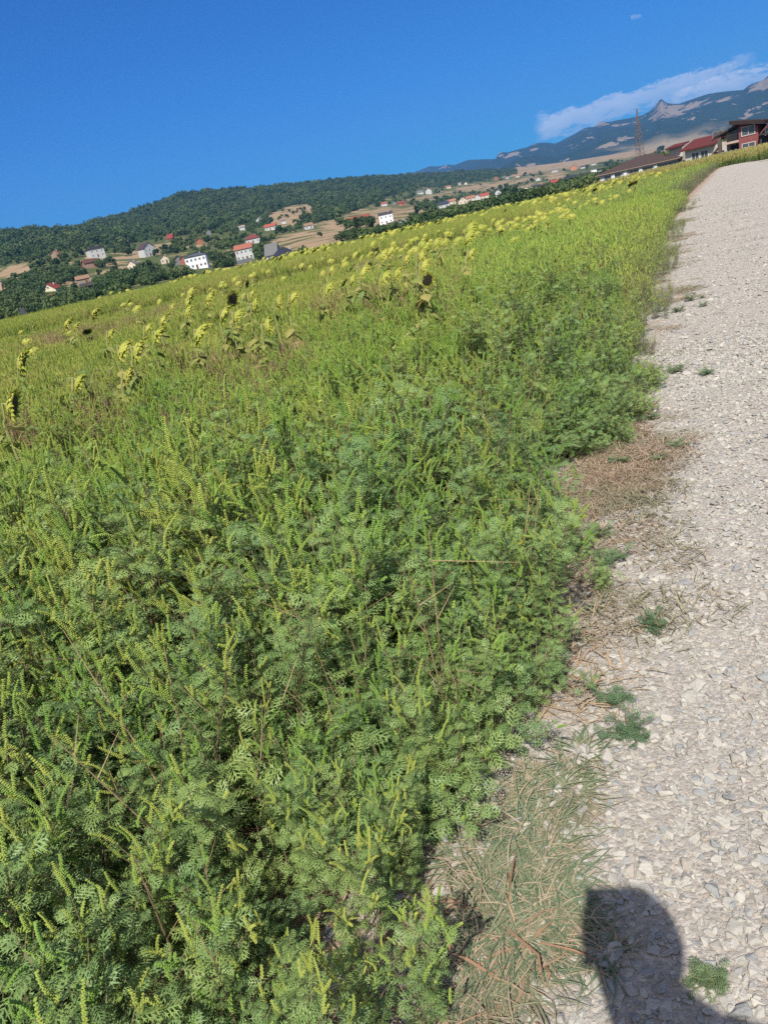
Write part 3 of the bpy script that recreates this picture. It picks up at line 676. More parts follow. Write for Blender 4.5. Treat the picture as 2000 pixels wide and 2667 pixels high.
# red modern house
D3 = 136
c, yw, L = span(1882, D3, 1974, D3 - 1)
L2 = L * .54; L1 = L - L2
t3 = empty('red_house', (c[0], c[1], .0), yw, label='dark red modern house with slanted black roof and balcony', cat='house')
xa, xb = -L / 2, L / 2; xm = xb - L2
zta, ztb = zp(1925, 324, D3), zp(1974, 326, D3 - 1)
z1f = zp(1927, 366, D3)
mw = MB(); prism(mw, [(xm, -1), (xb, -1), (xb, ztb), (xm, zta)], 0, 8); mw.build('red_wall', pm((.25, .085, .085)), t3)
zl0, zl1 = zp(1882, 350, D3), zta - .1
mw = MB(); prism(mw, [(xa, -1), (xm - .01, -1), (xm - .01, zl1), (xa, zl0)], 2.4, 8); mw.build('cream_wall', pm((.45, .38, .28)), t3)
rm = MB(); slab(rm, xm - 1.1, zta + .25, xb + .9, ztb + .02, -.8, 8.6, .5); rm.build('upper_roof', pm((.045, .03, .03)), t3)
rm = MB(); slab(rm, xa - 1.2, zl0 - .25, xm - .02, zl1, -.2, 8.6, .22); rm.build('lower_roof', pm((.07, .05, .045)), t3)
bm_ = MB(); bm_.box((xa + L1 / 2, 1.2, z1f), (L1 - .05, 2.5, .3)); bo = bm_.build('balcony', pm((.5, .38, .3)), t3)
rl = MB()
for k in range(14): rl.tube([(xa + .3 + k * (L1 - .6) / 13, .1, z1f), (xa + .3 + k * (L1 - .6) / 13, .1, z1f + 1)], .025, 4)
rl.tube([(xa + .2, .1, z1f + 1.03), (xa + L1 - .2, .1, z1f + 1.03)], .04, 4); rl.build('railing', pm((.08, .07, .07)), bo)
st = MB(); st.box((xa - .5, .3, z1f - .7), (.5, .5, 4.6)); st.build('post', pm((.12, .09, .08)), t3)
st = MB(); slab(st, xa - 2.4, z1f - 1.9, xa - .6, z1f - .3, -.1, .9, .2); slab(st, xa - 1.7, z1f + .8, xa - .3, z1f + 1.5, -.1, .9, .18); st.build('stair', pm((.14, .09, .08)), t3)
h2 = zta - z1f
window(t3, xm + L2 * .50, z1f + h2 * .50, 1.7, 1.2, 0, (.66, .58, .52)); window(t3, xm + L2 * .50, z1f - 1.0, 1.7, .9, 0, (.66, .58, .52))
dm = MB(); dm.box((xm - 1.1, 2.36, z1f + 1.3), (1.3, .06, 2.4)); dm.build('balcony_door', GLASS, t3)
dm = MB(); dm.box((xm - 1.1, 2.36, z1f - 1.5), (1.2, .06, 2.2)); dm.build('door', pm((.05, .05, .06)), t3)
window(t3, xm - 3.4, z1f + 1.6, 1.4, .8, 2.4, (.3, .25, .2)); window(t3, xm - 3.4, z1f - 1.4, 1.4, 1.1, 2.4, (.5, .45, .4))
# orange gabled house at the border
D4 = 138
c, yw, L = span(1992, D4, 2080, D4)
ze = zp(1996, 338, D4); zt = zp(2034, 286, D4)
t4 = empty('orange_house', (c[0], c[1], 0), yw, label='orange gabled house with brown roof at the right border of the photo', cat='house')
wall_mesh('y', L, 9, ze, zt - ze).build('wall', pm((.68, .33, .2)), t4); roof_mesh('y', L, 9, ze, zt - ze, .7, .25).build('roof', tile_mat((.16, .07, .06)), t4)
for k in (-.3, 0, .28): window(t4, k * L, ze - .5, 1.5, 1.4, -4.5, (.8, .8, .8))
c, yw, L = span(1977, 126, 2060, 126)
zc = zp(1990, 350, 125)
t5 = empty('carport', (c[0], c[1], 0), yw, label='black carport in front of the orange gabled house', cat='carport')
mw = MB(); slab(mw, -L / 2, zc, L / 2, zc - .3, -.5, 3, .25); mw.build('roof', pm((.04, .04, .045)), t5)
for k in (-1, 1):
    mw = MB(); mw.box((k * L * .46, 0, zc / 2 - .5), (.25, .25, zc + .9)); mw.build('post', pm((.06, .05, .05)), t5)
mw = MB(); mw.box((0, 2.6, zc / 2 - .5), (L * .9, .15, zc + .8)); mw.build('back_wall', pm((.05, .05, .055)), t5)
# boundary fences
def fence(label, px0, d0, px1, d1, h, colr, zb, posts=10):
    c, yw, L = span(px0, d0, px1, d1)
    t_ = empty('boundary_fence', (c[0], c[1], zb), yw, label=label, cat='fence')
    m_ = MB(); m_.box((0, 0, h / 2 - .3), (L, .12, h + .6)); m_.build('panel', pm(colr, var=.25), t_)
    for k in range(posts):
        q = MB(); q.box((-L / 2 + L * (k + .5) / posts, -.02, h / 2 - .27), (.2, .2, h + .66)); q.build('post', pm(tuple(x * .9 for x in colr)), t_)
fence('grey concrete fence in front of the low cream house', 1776, 140, 1874, 131, 1.9, (.26, .26, .25), -.7)
fence('pale grey fence in front of the dark red house', 1876, 128, 1995, 116, 1.75, (.32, .32, .32), -.3)
p0, p1 = hit(1015, 591), hit(1062, 579)
t_ = empty('garden_wall', tuple((p0 + p1) / 2), math.atan2(p1[1] - p0[1], p1[0] - p0[0]), label='long white garden wall right of the white modern house', cat='wall')
L = float(np.linalg.norm((p1 - p0)[:2])); q = MB(); q.box((0, 0, .6), (L, .3, 3.2)); q.build('panel', pm((.72, .72, .7)), t_)
p0, p1 = hit(592, 694), hit(660, 678)
t_ = empty('garden_wall', tuple((p0 + p1) / 2), math.atan2(p1[1] - p0[1], p1[0] - p0[0]), label='grey garden wall under the white house with orange red roof', cat='wall')
L = float(np.linalg.norm((p1 - p0)[:2])); q = MB(); q.box((0, 0, .3), (L, .3, 2.6)); q.build('panel', pm((.5, .5, .48)), t_)

# ------------------------------------------------------------------ lattice pylon
d0 = 430.0; pb = at_d(1668, 425, d0); zb = tz(pb[0], pb[1])
top = at_d(1655, 284, d0)[2]; PH = top - zb
STEEL = noisy('rusty_steel', (.10, .085, .08), (.17, .13, .115), 2.0, .7, .3)
tp = empty('power_pylon', (pb[0], pb[1], zb), R(25), label='tall steel lattice power pylon behind the big brown roof', cat='pylon')
def hw(z): return max(.12, 1.9 * (1 - z / PH) ** .9)
levels = [PH * k for k in (0, .12, .23, .33, .42, .5, .57, .635, .69, .74, .79, .84, .9, 1)]
lg = MB(); br = MB()
for sx_, sy_ in ((-1, -1), (1, -1), (1, 1), (-1, 1)):
    lg.tube([(sx_ * hw(z), sy_ * hw(z), z) for z in levels], .13, 4)
for a, b_ in zip(levels[:-1], levels[1:]):
    ha, hb = hw(a), hw(b_)
    ca = [(-ha, -ha), (ha, -ha), (ha, ha), (-ha, ha)]; cb_ = [(-hb, -hb), (hb, -hb), (hb, hb), (-hb, hb)]
    for k in range(4):
        k2 = (k + 1) % 4
        br.tube([(*ca[k], a), (*cb_[k2], b_)], .075, 4); br.tube([(*ca[k2], a), (*cb_[k], b_)], .075, 4); br.tube([(*cb_[k], b_), (*cb_[k2], b_)], .05, 4)
lg.build('corner_posts', STEEL, tp); br.build('bracing', STEEL, tp)
for fz, ln in ((.74, 1.9), (.57, 2.6), (.42, 2.0)):
    z = PH * fz; am = MB()
    for s in (-1, 1):
        for y_ in (-1, 1): am.tube([(s * hw(z), y_ * hw(z), z), (s * (hw(z) + ln), 0, z + .15)], .1, 4)
        am.tube([(s * hw(z), 0, z + .9), (s * (hw(z) + ln), 0, z + .15)], .05, 4)
        am.tube([(s * (hw(z) + ln), 0, z + .15), (s * (hw(z) + ln), 0, z - .8)], .07, 5)
    am.build('cross_arm', STEEL, tp)

# ------------------------------------------------------------------ trees
def leaf_cloud(m_, centers, n_, size, mi=0, squash=1.0):
    for _ in range(n_):
        c, r_ = centers[rng.integers(len(centers))]
        v = rng.normal(size=3); v /= np.linalg.norm(v); rad = r_ * rng.uniform(.72, 1.05)
        p = np.array(c) + v * rad * np.array([1, 1, squash])
        nn = v + rng.normal(size=3) * .45; nn /= np.linalg.norm(nn)
        a = np.cross(nn, rng.normal(size=3)); a /= np.linalg.norm(a); b_ = np.cross(nn, a)
        s = size * rng.uniform(.6, 1.3)
        m_.add([p - a * s, p - b_ * s * .7, p + a * s, p + b_ * s * .8 + nn * s * .2], [(0, 1, 2, 3)], mi)
TG = [foliage('leaf_dark', (.024, .055, .022), (.080, .120, .045), (.12, .155, .055), .5, .012, .15, .6, .1),
      foliage('leaf_mid', (.055, .105, .032), (.11, .155, .055), (.16, .18, .07), .4, .02, .15, .6, .1)]
BARK = noisy('bark', (.09, .06, .04), (.16, .12, .09), 4)
def tree_meshes(h, w, conif=False, nl=420, mt=0):
    cr = MB(); tk = MB()
    if conif: cen = [((rng.normal() * .1, rng.normal() * .1, h * (.15 + .8 * k / 7)), w * .5 * (1 - k / 7.6)) for k in range(7)]
    else:
        cen = [((0, 0, h * .62), w * .34)]
        for k in range(9):
            a = rng.uniform(0, 6.28); rr_ = w * rng.uniform(.15, .33); cen.append(((math.cos(a) * rr_, math.sin(a) * rr_, h * rng.uniform(.35, .86)), w * rng.uniform(.15, .25)))
    leaf_cloud(cr, cen, nl, w * .075, 0, .85)
    for c, r_ in cen:   # inner clumps, so a crown is not see-through
        leaf_cloud(cr, [(c, r_ * .6)], nl // 24, w * .13)
    tk.tube([(0, 0, -.6), (w * .01, 0, h * .35), (0, w * .02, h * .75)], [h * .028, h * .02, h * .008], 6)
    for k in range(3):
        a = k * 2.1; tk.tube([(0, 0, h * (.3 + k * .1)), (math.cos(a) * w * .22, math.sin(a) * w * .22, h * (.55 + k * .08))], [h * .012, h * .004], 5)
    return cr.mesh('crown', TG[mt]), tk.mesh('trunk', BARK), cr
TV = [tree_meshes(7.5, 7.5, mt=0), tree_meshes(9, 7, mt=0), tree_meshes(6, 7, mt=1), tree_meshes(8, 6, mt=1), tree_meshes(9, 4.2, conif=True, mt=0)]
def far_zone(px, py):
    if px < 330: return 'tree in the valley wood left of the white two storey villas', 'trees around the left houses'
    if px < 620: return 'tree between the gardens under the wooded hill', 'trees under the wooded hill'
    if px < 900: return 'tree near the bare tan slope and the dark blue roof', 'trees near the bare slope'
    if px < 1150: return 'tree around the long red barn and tan hill', 'trees around the red barn'
    if px < 1400: return 'tree among the houses of the village row', 'trees of the village row'
    return 'tree below the straw coloured field behind the big brown roof', 'trees below the straw field'
def free(px, py, marg=4):
    for hx, hy, hwid, hh_ in HOUSES:
        if abs(px - hx) < hwid * .55 + marg and hy - hwid * .75 - 4 < py < hy + 24: return False
    return True
n_t = 0; tries = 0; placed = []
FIX = [(890, 590, 34, 2), (912, 600, 40, 2), (940, 606, 46, 0), (965, 604, 44, 0), (882, 586, 20, 0), (1720, 402, 22, 0), (1705, 408, 16, 2), (700, 668, 38, 0), (676, 672, 40, 2), (690, 640, 26, 0), (730, 612, 26, 0), (745, 606, 24, 2), (1035, 594, 18, 2),
       (1075, 572, 20, 0), (1090, 560, 26, 0), (1110, 556, 24, 1), (1340, 512, 30, 0), (1325, 516, 32, 0), (1360, 514, 28, 2), (1434, 488, 15, 4), (1500, 487, 16, 0), (1520, 483, 16, 0), (255, 688, 18, 0), (290, 690, 26, 2), (410, 668, 22, 0), (268, 700, 20, 0), (150, 772, 12, 2), (330, 668, 24, 0), (345, 664, 24, 0)]
while n_t < 270 and tries < 6000:
    tries += 1
    if n_t < len(FIX):
        px, py, wpx, v = FIX[n_t]
    else:
        px = rng.uniform(-40, 1620); yh = 810 - .221 * px
        py = rng.uniform(np.interp(px, FLX, FLY) - 4 if px < 1345 else yh - 62, yh + 14)
        if not free(px, py): continue
        if dry_mask(np.array([px]), np.array([py]))[0] > .45 and rng.random() < .93: continue
        v = int(rng.choice([0, 0, 1, 2, 2, 3, 4], p=[.25, .2, .18, .14, .1, .1, .03])); wpx = None
    p = hit(px, py); D = math.hypot(p[0], p[1])
    if D < 180 or D > 2600:
        if n_t < len(FIX): FIX[n_t] = (px, py - 4, wpx, v)
        continue
    s = (wpx * D / FPX / 8.5) if wpx else min(rng.uniform(.45, 1.0), D / 620)
    if wpx is None and D > 1200: s *= 1.2
    lb, gr = far_zone(px, py)
    t_ = empty('tree', tuple(p), rng.uniform(0, 6.28), label=lb, cat='tree', group=gr); t_.scale = (s, s, s * rng.uniform(.85, 1.15))
    cr = bpy.data.objects.new('crown', TV[v][0]); tk = bpy.data.objects.new('trunk', TV[v][1])
    for q in (cr, tk): COL.objects.link(q); q.parent = t_
    placed.append((p[0], p[1])); n_t += 1
# small dark trees dotted on the bare patch
for px, py in ((738, 549), (755, 551), (748, 566), (730, 571), (776, 546), (785, 547), (795, 547), (766, 556), (775, 552), (793, 559), (798, 561), (814, 562), (735, 563), (809, 575), (768, 579), (731, 545)):
    p = hit(px, py + 3); s = rng.uniform(.5, .85)
    t_ = empty('tree', tuple(p), rng.uniform(0, 6), label='small dark tree standing alone on the bare tan slope', cat='tree', group='dark trees dotted on the bare slope'); t_.scale = (s, s, s)
    v = int(rng.integers(0, 2)); cr = bpy.data.objects.new('crown', TV[v][0]); tk = bpy.data.objects.new('trunk', TV[v][1])
    for q in (cr, tk): COL.objects.link(q); q.parent = t_
# woods that read as one mass, and shrubs between the gardens
srcs = []
for k in range(4):
    mbt = MB(); cen = [((0, 0, 3.6), 2.6)] + [((rng.normal() * 1.5, rng.normal() * 1.5, rng.uniform(2.5, 6)), rng.uniform(1.2, 2)) for _ in range(6)]
    leaf_cloud(mbt, cen, 230, .62, 0, .9); srcs.append(mbt.build('wood_tree', TG[0 if k < 3 else 1], link=False))
n_c = 150000
a = np.radians(rng.uniform(-27, 20, n_c)); r_ = np.exp(rng.uniform(math.log(420), math.log(2750), n_c) * 1.0)
keep = rng.random(n_c) < (r_ / 2750) ** 1.0 * 1.15 + .12
a, r_ = a[keep], r_[keep]
xs, ys_ = r_ * np.sin(a), r_ * np.cos(a); zs = terrain(xs, ys_); px, py = to_px(xs, ys_, zs)
fm = forest_mask(px, py); riz = np.interp(np.degrees(a), [q[0] for q in RIDGE], [q[1] for q in RIDGE])
k = (rng.random(len(a)) < fm) & (r_ < riz + 60)
P = np.stack([xs, ys_, zs - 3.2], -1)[k]
print('wood', len(P))
scatter('wood', P, np.stack([np.zeros(len(P)), np.zeros(len(P)), rng.uniform(0, 6.28, len(P))], -1), rng.uniform(.6, 1.15, len(P)) * np.where(rng.random(len(P)) < .12, 1.6, 1), srcs, 'dense green wood covering the long hill')
a = np.radians(rng.uniform(-26, 27, 26000)); r_ = np.exp(rng.uniform(math.log(210), math.log(3000), 26000))
xs, ys_ = r_ * np.sin(a), r_ * np.cos(a); zs = terrain(xs, ys_); px, py = to_px(xs, ys_, zs)
dm_ = dry_mask(px, py); fm = forest_mask(px, py)
nzv = value_noise(xs, ys_, .012, 5)
k = (dm_ < .35) & (fm < .5) & (nzv > -.06) & (rng.random(len(a)) < .8)
for hx, hy, hwid, hh_ in HOUSES: k &= ~((np.abs(px - hx) < hwid * .62 + 3) & (py > hy - 6) & (py < hy + 16))
P = np.stack([xs, ys_, zs - .9], -1)[k]; print('shrubs', len(P))
scatter('shrubs', P, np.stack([np.zeros(len(P)), np.zeros(len(P)), rng.uniform(0, 6.28, len(P))], -1), rng.uniform(.28, .8, len(P)), srcs, 'green shrubs and orchard growth between the village gardens')

# ------------------------------------------------------------------ weeds
class NB:
    """numpy collector: template meshes placed many times into one mesh"""
    def __init__(s): s.v = []; s.f = []; s.m = []; s.n = 0
    def put(s, tv, tf, M, T, mi=0):
        v = tv @ M.T + T; s.v.append(v); s.f += [tuple(int(i) + s.n for i in q) for q in tf]; s.m += [mi] * len(tf); s.n += len(v)
    def tube(s, pts, rad, n_=4, mi=0):
        b = MB(); b.tube(pts, rad, n_, 0, False); s.put(np.array(b.v), b.f, np.eye(3), np.zeros(3), mi)
    def obj(s, name, mats, link=False):
        me = bpy.data.meshes.new(name); me.from_pydata(np.concatenate(s.v).tolist(), [], s.f)
        for q in mats: me.materials.append(q)
        me.polygons.foreach_set('material_index', s.m); me.update()
        o = bpy.data.objects.new(name, me)
        if link: COL.objects.link(o)
        return o
def frame(d, up=(0, 0, 1), roll=0.0):
    """columns: side, along, normal"""
    d = np.asarray(d, float); d = d / np.linalg.norm(d); s = np.cross(d, np.asarray(up, float))
    if np.linalg.norm(s) < 1e-3: s = np.cross(d, [1, 0, .1])
    s /= np.linalg.norm(s); nn = np.cross(s, d)
    if roll: s, nn = s * math.cos(roll) + nn * math.sin(roll), nn * math.cos(roll) - s * math.sin(roll)
    return np.stack([s, d, nn], 1)
def lobed_leaf(pairs=5, teeth=2, width=.36, seed=0):
    """a deeply cut feather-like leaf of unit length along +y"""
    r_ = np.random.default_rng(seed); v = []; f = []
    def zz(y): return -.22 * y * y + .06 * y
    def strip(p, q, w0, w1):
        p, q = np.array(p), np.array(q); d = q - p; s = np.array([-d[1], d[0]]); s = s / np.linalg.norm(s)
        m_ = p + d * .45; b = len(v)
        for a in (p - s * w0 * .35, m_ - s * w1, q, m_ + s * w1, p + s * w0 * .35): v.append((a[0], a[1], zz(max(a[1], 0)) - abs(a[0]) * .25))
        f.append((b, b + 1, b + 2, b + 3, b + 4))
    strip((0, 0), (0, .55), .02, .016); strip((0, .5), (0, 1.0), .02, .036)
    for k in range(pairs):
        y = .18 + .66 * k / (pairs - 1); ln = width * math.sin(PI * (.22 + .66 * k / (pairs - 1))) * r_.uniform(.85, 1.15)
        for s in (-1, 1):
            yy = y + r_.uniform(-.02, .02); ex, ey = s * ln, yy + ln * .75
            strip((0, yy), (ex, ey), .045, .027)
            for t_ in range(teeth):
                u = .38 + .28 * t_; bx_, by_ = ex * u, yy + (ey - yy) * u; tl = ln * (.42 - .1 * t_)
                strip((bx_, by_), (bx_ + s * tl * .25, by_ + tl), .03, .018)
                strip((bx_, by_), (bx_ + s * tl * .95, by_ - tl * .1), .03, .018)
    return np.array(v), f
LEAF_HI = [lobed_leaf(5, 1, .40, k) for k in range(3)]
LEAF_MD = [lobed_leaf(3, 0, .42, k) for k in range(3)]
OCT = (np.array([(1, 0, 0), (0, 1, 0), (-1, 0, 0), (0, -1, 0), (0, 0, 1), (0, 0, -1.)]), [(0, 1, 4), (1, 2, 4), (2, 3, 4), (3, 0, 4), (1, 0, 5), (2, 1, 5), (3, 2, 5), (0, 3, 5)])
def raceme(nb, p, d, L, r_, hi=True, mi=1, n_beads=None):
    F_ = frame(d); p = np.asarray(p, float); bend = rng.normal(size=2) * .22 * L
    def at(t): return p + F_[:, 1] * L * t + (F_[:, 0] * bend[0] + F_[:, 2] * bend[1]) * t * t
    if hi:
        nb.tube([at(0), at(.5), at(1)], [r_ * .5, r_ * .45, r_ * .2], 4, mi)
        nw = int(L / .0058)
        for k in range(nw):
            t = (k + .5) / nw; rb = r_ * (1.0 - .45 * t * t); ph = k * .8
            c = at(t)
            for q in range(4):
                a = ph + q * PI / 2; o_ = (F_[:, 0] * math.cos(a) + F_[:, 2] * math.sin(a))
                nb.put(OCT[0] * np.array([.0033, .0033, .0024]) * rng.uniform(.8, 1.15), OCT[1], np.stack([o_, np.cross(F_[:, 1], o_), F_[:, 1]], 1), c + o_ * rb, mi)
    else:
        ns = 7; pts = [at(k / ns) for k in range(ns + 1)]
        nb.tube(pts, [r_ * (1.25 if k % 2 else .75) * (1 - .5 * (k / ns) ** 2) for k in range(ns + 1)], 4, mi)
def ragweed(seed, H=.62, leafy=1.0, rac=9, hi=True, stemmi=2, spread=.20, rl=(.04, .085)):
    global rng
    keep_, rng = rng, np.random.default_rng(seed)
    nb = NB(); LV = LEAF_HI if hi else LEAF_MD
    lean = rng.normal(size=2) * .06
    def stem(t): return np.array([lean[0] * t * t * 1.5, lean[1] * t * t * 1.5, H * t])
    nb.tube([stem(t) for t in (0, .33, .66, 1)], [.0042, .0035, .0025, .0012], 4, stemmi)
    tips = [(stem(1), np.array([lean[0], lean[1], 1.0]), 1.0)]
    nodes = int(H / (.045 if hi else .055)); 
    def add_leaf(p, d, L):
        tv, tf = LV[rng.integers(3)]
        fr = frame(d, roll=rng.normal() * .5); nb.put(tv * L, tf, fr, p, 0)
    for k in range(nodes):
        t = .12 + .86 * (k + .5) / nodes; a0 = k * 1.45 + rng.normal() * .3; p = stem(t)
        for s in (0, PI):
            a = a0 + s; d = np.array([math.cos(a), math.sin(a), rng.uniform(.15, .6)])
            if rng.random() < .62 and t < .92:
                bl = spread * rng.uniform(.6, 1.2) * (1 - .55 * t) + .03; d2 = np.array([math.cos(a), math.sin(a), rng.uniform(.9, 1.6)]); d2 /= np.linalg.norm(d2)
                q1 = p + d2 * bl * .5; q2 = p + d2 * bl + np.array([0, 0, bl * .22])
                nb.tube([p, q1, q2], [.0022, .0018, .001], 3, stemmi)
                for j in range(int((3 if hi else 2) * leafy + rng.random())):
                    u = rng.uniform(.3, 1.0); a2 = rng.uniform(0, 6.28)
                    add_leaf(p + (q2 - p) * u, np.array([math.cos(a2), math.sin(a2), rng.uniform(0, .7)]), rng.uniform(.042, .078) * (1 if hi else .95))
                tips.append((q2, np.array([d2[0] * .35, d2[1] * .35, 1]), t))
            if rng.random() < leafy: add_leaf(p, d, rng.uniform(.07, .12) * (1.15 - .6 * t) * (1 if hi else 1.05))
    order = sorted(range(len(tips)), key=lambda i: -tips[i][0][2] + rng.normal() * .06)
    for i in order[:rac]:
        p, d, t = tips[i]
        raceme(nb, p, d + rng.normal(size=3) * .16, rng.uniform(*rl) * (1.25 if t > .9 else 1), np.random.default_rng(int(t * 1e6) % 999).uniform(.0030, .0048) if hi else .0040, hi, 1)
        for _q in range(int(rng.integers(0, 4)) if t > .55 else 0): raceme(nb, p - np.array([0, 0, .012 * _q]), d + rng.normal(size=3) * .55, rng.uniform(*rl) * .55, .004 if hi else .005, hi, 1)
    rng = keep_
    return nb
LEAF_N = foliage('ragweed_leaf', (.145, .250, .088), (.255, .375, .130), (.27, .34, .08), .5, .9, .25, .5, .35)
RAC_N = foliage('ragweed_raceme', (.17, .31, .055), (.28, .41, .09), (.44, .42, .09), .6, 1.1, .2, .6, .2)
STEM_N = foliage('ragweed_stem', (.14, .15, .07), (.20, .13, .09), None, 0, 1, .0, .6, .2)
LEAF_M = foliage('ragweed_leaf_field', (.150, .260, .075), (.255, .370, .105), (.29, .36, .08), .5, .35, .22, .6, .25)
RAC_M = foliage('ragweed_raceme_field', (.23, .38, .06), (.35, .47, .09), (.46, .45, .10), .55, .4, .2, .6, .2)
LEAF_E = foliage('verge_leaf', (.095, .165, .080), (.155, .235, .115), (.17, .21, .09), .4, .8, .2, .6, .2)
FAR_A = foliage('field_spike', (.20, .28, .05), (.36, .41, .08), (.46, .40, .13), .6, .35, .25, .7, .1)
DRYS = foliage('dry_stem', (.20, .13, .075), (.36, .27, .15), None, 0, 1, .05, .8, .1)

tl_v = [ragweed(150 + k, H=(.60, .70, .66)[k % 3], leafy=.55, rac=24, rl=(.06, .15), spread=.17).obj('ragweed', [LEAF_M, RAC_M, STEM_N]) for k in range(6)]
hi_v = [ragweed(100 + k, H=(.52, .62, .72, .66, .56)[k % 5], leafy=1.25 + .2 * (k % 2), rac=(2, 5, 13, 4)[k % 4], rl=(.03, .125)).obj('ragweed', [LEAF_N, RAC_N, STEM_N]) for k in range(11)]
md_v = [ragweed(200 + k, H=.62, leafy=.7, rac=24, hi=False, rl=(.035, .125)).obj('ragweed', [LEAF_M, RAC_M, STEM_N]) for k in range(7)]
ed_v = [ragweed(300 + k, H=.36, leafy=1.3, rac=1, hi=False, spread=.24).obj('ragweed', [LEAF_E, RAC_M, STEM_N]) for k in range(5)]
eh_v = [ragweed(320 + k, H=.24, leafy=1.1, rac=1, hi=True, spread=.17, rl=(.02, .035)).obj('ragweed', [LEAF_N, RAC_N, STEM_N]) for k in range(5)]
def spikes(seed, n_, R_, H, mats, leafy=.4, w=.006):
    global rng
    keep_, rng = rng, np.random.default_rng(seed); nb = NB()
    for _ in range(n_):
        a, r_ = rng.uniform(0, 6.28), R_ * math.sqrt(rng.random()); h = H * rng.uniform(.6, 1.08); p = np.array([math.cos(a) * r_, math.sin(a) * r_, h * .45]); d = np.array([rng.normal() * .14, rng.normal() * .14, 1])
        L = rng.uniform(.12, .24) * H / .8; p = np.array([p[0], p[1], h - L]); nb.tube([p, p + d * L * .35, p + d * L * .7, p + d * L + np.array([rng.normal() * .02, rng.normal() * .02, 0])], [w * .6, w, w * .9, w * .3], 3, 0)
        nb.tube([p * np.array([.8, .8, .1]), p], [.003, .003], 3, 1)
        for _k in range(int(leafy * 6)):
            tv, tf = LEAF_MD[rng.integers(3)]; a2 = rng.uniform(0, 6.28)
            nb.put(tv * rng.uniform(.06, .11), tf, frame([math.cos(a2), math.sin(a2), rng.uniform(0, .9)]), p + d * L * rng.uniform(-2.2, .5), 1)
    rng = keep_; return nb.obj('field_weeds', mats)
fr_v = [spikes(400 + k, (30, 44, 36)[k % 3], .33, .80, [FAR_A, LEAF_M], (.7, 1.1, .5)[k % 3], .0075) for k in range(5)]
dr_v = [spikes(450 + k, 26, .24, .78, [DRYS, DRYS], .5, .0035) for k in range(4)]

_sfc = [on_z(a_, b_, .85) for a_, b_ in ((36, 1070), (61, 960), (335, 930), (340, 1000), (249, 830), (430, 890), (500, 810), (530, 890), (590, 840), (610, 870), (665, 810), (700, 870), (745, 800), (860, 770), (940, 730), (1010, 735), (1105, 745), (1100, 700), (209, 1010))]
def trample(x, y):
    """weeds are lower round the taller sunflowers"""
    q = np.zeros(len(x))
    for c_ in _sfc: q = np.maximum(q, np.exp(-(((x - c_[0] * .93) / .45) ** 2 + ((y - c_[1] * .93) / (.11 * c_[1])) ** 2)))
    return 1 - .36 * q
def edge_dist(x, y): return (XE(np.maximum(y, 0)) - x) * np.interp(y, [2, 5], [1, .9])
def scat_pts(x0, x1, y0, y1, dens):
    n_ = int((x1 - x0) * (y1 - y0) * dens); x = rng.uniform(x0, x1, n_); y = rng.uniform(y0, y1, n_); return x, y
def rots(n_, tilt=.12): return np.stack([rng.normal(size=n_) * tilt, rng.normal(size=n_) * tilt, rng.uniform(0, 6.28, n_)], -1)
def hgt(e, x, y):
    w = np.array([mn.fractal(Vector((a * .8, b_ * .8, 3)), 1, 2, 2) for a, b_ in zip(x, y)])
    return np.clip(.55 + e * .6, .5, 1.0) * (1 + .22 * w)
# near: detailed ragweed
x, y = scat_pts(-7, 3, -1.2, 8.6, 46); x2, y2 = scat_pts(-2.2, .9, .1, 3.4, 75); x, y = np.concatenate([x, x2]), np.concatenate([y, y2]); e = edge_dist(x, y)
k = (e > .06) & (np.hypot(x, y) > .42) & (x < y * .6 + .4) & ~((y < .5) & (x > -.4)); x, y, e = x[k], y[k], e[k]; print('near', len(x))
h = hgt(e, x, y) * np.interp(y, [0, 1.5, 3], [.78, .85, 1.0])
tl = rng.random(len(x)) < np.clip((y - 2.3) / 1.6, 0, 1) * np.clip((e - .35 - .06 * y) / .9, 0, 1) * .85
P_ = np.stack([x, y, x * 0], -1); sc_n = h * rng.uniform(.7, 1.15, len(x)) * trample(x, y)
scatter('ragweed_near', P_[~tl], rots((~tl).sum(), .14), sc_n[~tl], hi_v, 'dense ragweed with cut leaves and lime flower spikes in the foreground')
scatter('flowering_ragweed', P_[tl], rots(tl.sum(), .09), sc_n[tl], tl_v, 'ragweed thick with upright lime flower spikes behind the leafy foreground')
# middle distance
x, y = scat_pts(-18, 14, 8.2, 30, 24); e = edge_dist(x, y); az_ = np.degrees(np.arctan2(x, y))
k = (e > .1) & (az_ > -32) & (rng.random(len(x)) < np.interp(y, [6, 30], [1, .75])); x, y, e = x[k], y[k], e[k]
fa = np.clip((e - 2.0 - .05 * y) / 3.0, 0, 1) * np.clip((y - 5.5) / 5, 0, 1); pick = rng.random(len(x)) < fa
def bare_patch(x, y): return sum(np.exp(-(((x - c_[0]) / s_[0]) ** 2 + ((y - c_[1]) / s_[1]) ** 2)) for c_, s_ in ((on_z(600, 1010, .35), (1.2, 1.8)), (on_z(450, 1000, .35), (1.0, 1.4)), (on_z(90, 1120, .35), (1.0, 1.3)), (on_z(250, 880, .4), (1.6, 2.2)), (on_z(980, 800, .4), (1.2, 2.5))))
k = rng.random(len(x)) > bare_patch(x, y) * .4; x, y, e, fa, pick = x[k], y[k], e[k], fa[k], pick[k]
print('mid', len(x), pick.sum())
h = hgt(e, x, y) * trample(x, y)
kk = ~pick; scatter('ragweed_field', np.stack([x, y, x * 0], -1)[kk], rots(kk.sum()), h[kk] * rng.uniform(.9, 1.15, kk.sum()), md_v, 'ragweed field further off, full of upright green flower spikes')
